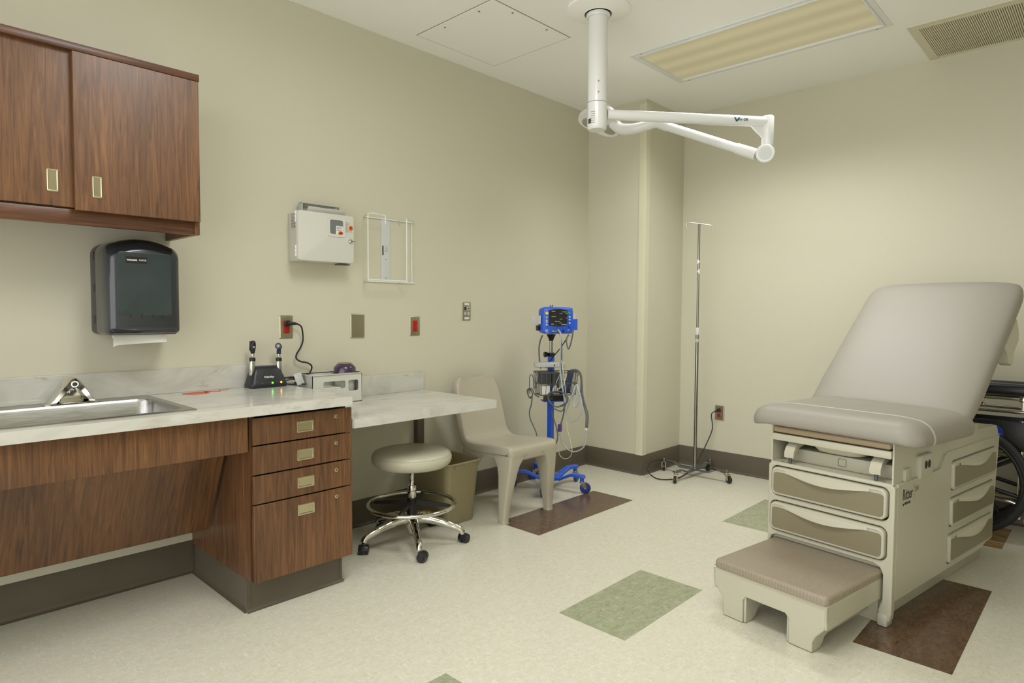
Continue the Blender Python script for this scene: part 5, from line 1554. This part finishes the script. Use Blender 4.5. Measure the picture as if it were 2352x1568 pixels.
# open tray bay above the drawers
g = G()
def wall_(v0, v1):
    g.prism([(.006, .553), (.452, .553), (.486, .600), (.512, .616), (.90, .640), (.90, .700), (.010, .715), (.006, .700)], v0, v1, 'xz')
wall_(VR + .008, VR + .014); wall_(VL - .014, VL - .008)
g.box(.45, .465, VR + .014, VL - .014, .553, .70)
g.box(.004, .46, VR + .014, VL - .014, .550, .556)
g.box(.012, .03, VR + .014, VL - .014, .700, .712)
T('upper_housing', g, 'table_shell', ang=25)
g = G(); g.box(-.004, .030, VR + .016, VL - .016, .652, .681, .002); T('tray_bar', g, 'table_shell')
g = G(); g.box(-.006, .44, VR + .018, VL - .018, .686, .7135, .010, 3); T('foot_pad', g, 'pad_tan', label='tan upholstered foot extension')
# rear deck behind the seat
g = G(); g.rings([[Vector((u, y, z)) for y, z in ((VR + .004, z0), (VL - .004, z0), (VL - .010, z1), (VR + .010, z1))] for u, z0, z1 in ((.50, .612, .700), (.74, .612, .695), (.84, .612, .672), (1.160, .612, .664), (1.174, .612, .652))])
T('rear_deck', g, 'table_shell', ang=30)
# contents of the bay: stirrup ends, pan, drawer ledge with latch
g = G(); g.box(.080, .40, VR + .03, VL - .03, .556, .612, .004); lb_ = T('pan_drawer', g, 'table_shell')
g = G(); g.frame(rrect(.034, .032, .005, 3, .180, .586), rrect(.031, .029, .004, 3, .180, .586), .081, .0785, 'yz'); T('latch', g, 'dark_grey', lb_)
for vc in (.368, .018):
    g = G()
    st = [(.14, .652, .630), (.075, .654, .628), (.040, .646, .616), (.014, .628, .596), (.004, .606, .580), (.008, .590, .576)]
    g.rings([[Vector((u, vc + s * .021, z)) for s, z in ((-1, z1), (1, z1), (1, z0), (-1, z0))] for u, z1, z0 in ((.20, .650, .632), (.09, .654, .632), (.045, .648, .622), (.012, .628, .600), (-.002, .604, .584), (.0, .584, .582))])
    s_ = T('stirrup', g, 'table_shell', ang=50)
    bv = s_.modifiers.new('bevel', 'BEVEL'); bv.width = .006; bv.segments = 3; bv.limit_method = 'ANGLE'; bv.angle_limit = R(50)
    g = G(); g.cyl((.012, vc, .557), (.012, vc, .584), .007, seg=12); T('pivot', g, 'dark_metal', s_)
g = G(); g.rings([[Vector((x, y, z)) for x, y in rrect(.20 - 2 * i, .215 - 2 * i, .05, 6, .125, .187)] for i, z in ((0, .652), (.004, .640), (.014, .626), (.04, .619))]); T('treatment_pan', g, 'table_shell')
g = G()
for vc in (.408, -.010):
    g.cyl((.018, vc, .5555), (.018, vc, .5575), .004, seg=10)
T('screw', g, 'dark_metal')
# power outlet on the right cheek
g = G(); g.rings([[Vector((u, d, z)) for u, z in rrect(.130 - 2 * i, .098 - 2 * i, .016, 5, .275, .592)] for i, d in ((0, VR + .010), (0, VR - .004), (.004, VR - .008), (.010, VR - .009))]); ob_ = T('outlet_box', g, 'table_shell')
for u in (.262, .294):
    g = G(); g.rings([[Vector((u + .0125 * math.cos(t), d, .600 + .0165 * math.sin(t))) for t in [2 * PI * k / 20 for k in range(20)]] for d in (VR - .0105, VR - .008)]); T('receptacle', g, 'ink', ob_)
g = G(); g.rings([[Vector((u, d, z)) for u, z in rrect(.062 - 2 * i, .050 - 2 * i, .008, 4, .120, .578)] for i, d in ((0, VR + .010), (0, VR + .002), (.003, VR - .001))]); T('side_boss', g, 'table_shell')
# maker's name
o_ = Vector((.072, VR - .0004, .484))
t1 = text('lettering', 'Ritter', .062, o_, (1, 0, 0), UZ, 'ink', body, local=True, sx=.62, bold=.0002)
t1 = text('lettering', '204', .030, o_ + Vector((.112, 0, .018)), (1, 0, 0), UZ, 'ink_soft', body, local=True, sx=.8)
t1 = text('lettering', 'by MIDMARK', .0150, o_ + Vector((.002, 0, -.020)), (1, 0, 0), UZ, 'ink', body, local=True, sx=.85)
g = G(); g.box(.176, .1775, VR - .0008, VR - .0002, .470, .536); T('divider', g, 'ink_soft', body, flat=True)

# step
g = G()
su0, su1 = -.416, .10
sv0, sv1 = -.014, .442
# skirt: tapering legs seen from the front, arch between them
front = [(sv0, .185), (sv0, .125), (sv0 + .008, .100), (sv0 + .040, .062), (sv0 + .050, .040), (sv0 + .050, .002), (.126, .002), (.126, .092), (.140, .106), (.300, .106), (.312, .092), (.312, .002), (sv1 - .043, .002), (sv1 - .043, .060), (sv1 - .034, .078), (sv1 - .006, .110), (sv1, .125), (sv1, .185)]
g.prism(front, su0 + .004, su0 + .016, 'yz')
sr_ = [(su0 + .004, .185), (su0 + .004, .100), (su1, .100), (su1, .185)]
g.prism(sr_, sv0, sv0 + .010, 'xz'); g.prism(sr_, sv1 - .010, sv1, 'xz')
low = [(su0 + .006, .105), (su0 + .006, .002), (su0 + .060, .002), (su0 + .078, .012), (su0 + .095, .034), (su0 + .12, .040), (su1, .040), (su1, .105)]
g.prism(low, sv0 + .050, sv0 + .060, 'xz'); g.prism(low, sv1 - .053, sv1 - .043, 'xz')
g.box(su0 + .01, su1, sv0 + .006, sv0 + .056, .096, .104); g.box(su0 + .01, su1, sv1 - .05, sv1 - .006, .096, .104)
for a, b in ((.126, .136), (.302, .312)):
    g.prism([(su0 + .010, .106), (su0 + .010, .002), (su0 + .060, .002), (su0 + .078, .012), (su0 + .095, .034), (su0 + .14, .06), (su0 + .2, .106)], a, b, 'xz')
g.box(su0 + .01, su1, sv0 + .01, sv1 - .01, .104, .112)
st_ = T('step', g, 'table_shell', ang=25)
bv = st_.modifiers.new('bevel', 'BEVEL'); bv.width = .004; bv.segments = 2; bv.limit_method = 'ANGLE'; bv.angle_limit = R(50)
g = G(); g.rings([[Vector((x, y, z)) for x, y in rrect(su1 - su0 - 2 * i, sv1 - sv0 - 2 * i, .022, 5, (su0 + su1) / 2, (sv0 + sv1) / 2)] for i, z in ((.001, .185), (-.001, .187), (-.001, .205), (.002, .212), (.008, .2155), (.014, .2160))])
T('tread', g, 'step_tread', st_, label='taupe ribbed rubber tread')

# upholstery: seat
SV0, SV1 = -.145, .552
def cushion_rings(u0, u1, v0, v1, r, prof, warp=None):
    out = []
    for i, z in prof:
        ring = [Vector((x, y, z)) for x, y in rrect(u1 - u0 - 2 * i, v1 - v0 - 2 * i, max(.004, r - i), 8, (u0 + u1) / 2, (v0 + v1) / 2)]
        if warp: ring = [warp(p) for p in ring]
        out.append(ring)
    return out
prof = [(.030, .700), (.008, .697), (.0, .706), (-.002, .724), (.001, .746), (.010, .768), (.024, .784), (.046, .795), (.075, .801), (.120, .804), (.20, .806)]
def seat_warp(p):
    # the front edge rolls over, the right and left edges droop a little
    k = max(0., min(1., (p.x + .06) / .5))
    mid = max(0., min(1., (p.y - SV0 - .03) / .10)) * max(0., min(1., (SV1 - .02 - p.y) / .08))
    fr = max(0., min(1., (.14 - p.x) / .10))
    low = max(0., min(1., (.765 - p.z) / .05))
    return Vector((p.x - .006 * math.cos((p.y - VC) / .35 * 1.2), p.y, p.z + .026 * low * (.35 + .65 * mid) * fr))
g = G(); g.rings(cushion_rings(-.036, .60, SV0, SV1, .085, prof, seat_warp))
seat = T('seat_cushion', g, 'table_vinyl', ang=80)
sb = seat.modifiers.new('sub', 'SUBSURF'); sb.levels = 1; sb.render_levels = 2
# piping laid on the finished cushion: drop points onto its evaluated surface
from mathutils.bvhtree import BVHTree
dg = bpy.context.evaluated_depsgraph_get()
ev = seat.evaluated_get(dg); em = ev.to_mesh()
bvh = BVHTree.FromPolygons([v.co.copy() for v in em.vertices], [tuple(p.vertices) for p in em.polygons])
ev.to_mesh_clear()
for dx in (-.004, .004):
    pp = []
    for k in range(41):
        a = R(-38 + 256 * k / 40)
        d = Vector((0, math.cos(a), math.sin(a)))
        hit = bvh.ray_cast(Vector((.108 + dx, VC + d.y * .9, .745 + d.z * .9)), -d)[0]
        # aim at a flattened centre line so the points spread over the wide top
        tgt = Vector((.108 + dx, VC + max(-.28, min(.28, d.y * .5)), .745))
        src = tgt + d * .9
        hit = bvh.ray_cast(src, (tgt - src).normalized())[0]
        if hit: pp.append(hit + d * .0006)
    g = G(); g.tube(pp, .0014, 6, sub=2); T('piping', g, 'stitch', seat)

# upholstery: back, hinged at the seat and raised
BA = R(41)
bd = Vector((math.cos(BA), 0, math.sin(BA))); bn = Vector((-math.sin(BA), 0, math.cos(BA)))
B0_ = Vector((.475, 0, .802))
def BP(s, v, n): return B0_ + bd * s + Vector((0, v, 0)) + bn * n
BL = .905
rows = []
NS, NV = 26, 30
# closed cross-sections along the slope: flat top, rolled edges, thin at the hinge
for i in range(NS + 1):
    t = i / NS
    s = -.03 + (BL + .03) * t
    end = max(0., min(1., (BL - s) / .085))
    end = math.sqrt(max(0., 1 - (1 - end) ** 2))            # rounded head end
    hinge = max(0., min(1., (s + .05) / .12)) ** .5
    wd = (SV1 - SV0) / 2 - .004 - .050 * (1 - math.sqrt(max(0., 1 - (1 - max(0., min(1., (BL - s) / .12))) ** 2)))
    if s < .16: wd = wd + .006 * (s - .16) / .16
    th_t = .004
    th_b = -.120 * (.62 + .38 * hinge)
    mid = (th_b) / 2
    hh = -(th_b) / 2 * max(.06, end)
    ring = []
    for k in range(NV):
        a = 2 * PI * k / NV
        ca, sa = math.cos(a), math.sin(a)
        e = .42
        x = math.copysign(abs(ca) ** e, ca) * wd
        y = math.copysign(abs(sa) ** .62, sa) * hh
        # soft crown across the width
        cr = .012 * (1 - (x / wd) ** 2) if sa > 0 else 0
        ring.append(BP(s, (SV0 + SV1) / 2 + x, mid + y + cr * end))
    rows.append(ring)
g = G(); g.rings(rows)
back = T('back_cushion', g, 'table_vinyl', ang=80)
sb = back.modifiers.new('sub', 'SUBSURF'); sb.levels = 1; sb.render_levels = 1
# shell under the back and paper-roll bracket
g = G(); g.rings([[BP(s, v, n) for v, n in ((-.04, -.118), (.45, -.118), (.43, -.150), (-.02, -.150))] for s in (.12, .80)]); bs_ = T('back_shell', g, 'table_shell')
g = G()
q = lambda s, n: BP(s, 0, n)
out = [(.50, -.100), (.52, -.165), (.505, -.205), (.520, -.236), (.55, -.238), (.580, -.208), (.66, -.208), (.69, -.175), (.70, -.100)]
g.rings([[B0_ + bd * s + Vector((0, v, 0)) + bn * n for s, n in out] for v in (SV0 + .012, SV0 + .060)])
rb = T('paper_roll_bracket', g, 'table_shell', ang=30)
bv = rb.modifiers.new('bevel', 'BEVEL'); bv.width = .006; bv.segments = 2; bv.limit_method = 'ANGLE'; bv.angle_limit = R(25)
# gas spring under the back
g = G(); g.tube([Vector((.90, .2, .655)), BP(.46, .2, -.15)], .012, 12); T('lift_spring', g, 'dark_metal')
for v in (.0, .40):
    g = G(); g.box(.47, .56, v - .012, v + .012, .66, .72, .003); T('hinge', g, 'dark_metal')

# ================================================================== FOLDED WHEELCHAIR AGAINST THE FAR WALL (left side to the room, front toward the camera's right)
WX, WY = 4.235, .612
wc = thing('wheelchair', 'folded chrome and black wheelchair parked against the wall behind the exam table', 'wheelchair', (4.38, .35, 0))
def big_wheel(x, out):
    cW = Vector((x, WY, .305))
    g = G()
    g.rings([[cW + Vector((dx, (r_) * math.cos(t), (r_) * math.sin(t))) for dx, r_ in ((-.015, .278), (-.017, .290), (-.010, .303), (.010, .303), (.017, .290), (.015, .278))] for t in [2 * PI * k / 56 for k in range(56)]], closed=True)
    ty = obj('tyre', g, 'tyre', wc)
    g = G(); g.rings([[cW + Vector((dx, r_ * math.cos(t), r_ * math.sin(t))) for dx, r_ in ((-.013, .262), (-.013, .280), (.013, .280), (.013, .262))] for t in [2 * PI * k / 56 for k in range(56)]], closed=True); obj('rim', g, 'wc_black', wc)
    g = G(); g.tube([cW + Vector((out * .040, .262 * math.cos(t), .262 * math.sin(t))) for t in [2 * PI * k / 56 for k in range(56)]], .0085, 8, closed=True); obj('hand_rim', g, 'wc_black', wc)
    for k in range(8):
        t = 2 * PI * (k + .3) / 8
        d = Vector((0, math.cos(t), math.sin(t)))
        g = G(); g.tube([cW + d * .03, cW + d * .268], .011, 8); obj('spoke', g, 'wc_black', wc)
    for k in range(4):
        t = 2 * PI * (k + .5) / 4; d = Vector((0, math.cos(t), math.sin(t)))
        g = G(); g.tube([cW + d * .262 + Vector((out * .012, 0, 0)), cW + d * .262 + Vector((out * .040, 0, 0))], .004, 6); obj('rim_stud', g, 'chrome', wc)
    g = G(); g.lathe([(.001, -.03), (.034, -.03), (.038, -.02), (.038, .02), (.034, .03), (.001, .03)], cW, 20, 'X'); obj('hub', g, 'wc_black', wc)
big_wheel(WX, -1); big_wheel(WX + .270, 1)
def wt(name, pts, r, m='chrome', sub=0):
    g = G(); g.tube(pts, r, 12, sub=sub); return obj(name, g, m, wc)
for x in (WX + .045, WX + .215):
    # upper and lower rails, back cane with push handle, front upright, foot hanger
    wt('side_rail', [(x, .70, .455), (x, .00, .455)], .0115)
    wt('side_rail', [(x, .70, .205), (x, .40, .205), (x, .30, .150), (x, .22, .125), (x, .0, .125)], .0115, sub=3)
    wt('back_cane', [(x, .70, .12), (x, .70, .88), (x, .73, .915), (x, .82, .92)], .0115, sub=3)
    g = G(); g.cyl((x, .77, .92), (x, .87, .92), .017, seg=16); obj('push_grip', g, 'wc_black', wc)
    wt('front_upright', [(x, .365, .12), (x, .365, .64)], .0115)
    wt('front_upright', [(x, .335, .10), (x, .335, .47)], .0100)
    wt('front_upright', [(x, .03, .14), (x, .03, .46)], .0115)
    wt('foot_hanger', [(x, .03, .46), (x, -.05, .44), (x, -.12, .30), (x, -.17, .10)], .0110, sub=3)
    g = G(); g.box(x - .07, x + .01, -.26, -.13, .085, .095, .003); obj('foot_plate', g, 'wc_black', wc)
    wt('armrest_tube', [(x, .66, .46), (x, .66, .748), (x, .64, .758), (x, .10, .758), (x, .08, .74), (x, .08, .46)], .0110, sub=2)
    wt('arm_rail', [(x, .66, .690), (x, .08, .690)], .0115)
    g = G(); g.rings([[Vector((x + a, y, z)) for a, z in rrect(.056, .062, .022, 4, 0, .806)] for y in (.64, .10)]); obj('arm_pad', g, 'wc_vinyl', wc)
    for y in (.56, .365, .18):
        g = G(); g.cyl((x, y, .690), (x, y, .765), .010, seg=12); g.box(x - .016, x + .016, y - .016, y + .016, .742, .770, .003); obj('arm_post', g, 'chrome', wc)
    # front caster
    cW = Vector((x, .06, .10))
    g = G(); g.lathe([(.06, -.014), (.092, -.014), (.100, -.008), (.100, .008), (.092, .014), (.06, .014), (.058, 0)], cW, 30, 'X'); g.lathe([(.001, -.010), (.065, -.010), (.065, .010), (.001, .010)], cW, 20, 'X'); obj('front_wheel', g, 'tyre', wc)
    g = G()
    for s in (-1, 1): g.box(x + s * .021 - .002, x + s * .021 + .002, .045, .075, .09, .215)
    g.box(x - .024, x + .024, .03, .075, .208, .22); obj('caster_fork', g, 'chrome_worn', wc)
    # wheel lock
    g = G(); g.box(x - .022, x - .014, .335, .375, .36, .44, .006); g.tube([(x - .018, .35, .43), (x - .02, .33, .40), (x - .02, .345, .31)], .007, 8); g.cyl((x - .026, .352, .425), (x - .012, .352, .425), .007, seg=12); g.cyl((x - .026, .358, .375), (x - .012, .358, .375), .007, seg=12); obj('wheel_lock', g, 'chrome_worn', wc)
xs = WX + .030
for x in (WX + .026, WX + .230):
    g = G(); g.box(x, x + .004, .10, .655, .482, .636, .002); sg = obj('skirt_guard', g, 'wc_black', wc)
# round blue maker's badge with a white star on the guard
bc = Vector((WX + .0252, .488, .566))
g = G(); g.lathe([(.001, -.003), (.046, -.003), (.048, -.001), (.048, .001)], bc, 30, 'X'); bg = obj('badge', g, 'badge_blue', wc, label='round blue badge with a white star')
g = G(); pts = []
for k in range(8):
    a = PI / 2 + PI * k / 4; r_ = .040 if k % 2 == 0 else .006
    pts.append(bc + Vector((-.0036, r_ * math.cos(a), r_ * math.sin(a))))
g.bm.faces.new([g.bm.verts.new(p) for p in pts]); obj('star', g, 'print_white', bg, flat=True)
# folded seat and back upholstery between the sides, cross braces
g = G(); g.box(WX + .06, WX + .20, .10, .66, .47, .62, .02, 3); obj('seat_sling', g, 'wc_vinyl', wc)
g = G(); g.box(WX + .06, WX + .20, .675, .70, .50, .86, .008); obj('back_sling', g, 'wc_vinyl', wc)
wt('cross_brace', [(WX + .045, .36, .15), (WX + .215, .36, .46)], .011)
wt('cross_brace', [(WX + .215, .33, .15), (WX + .045, .33, .46)], .011)
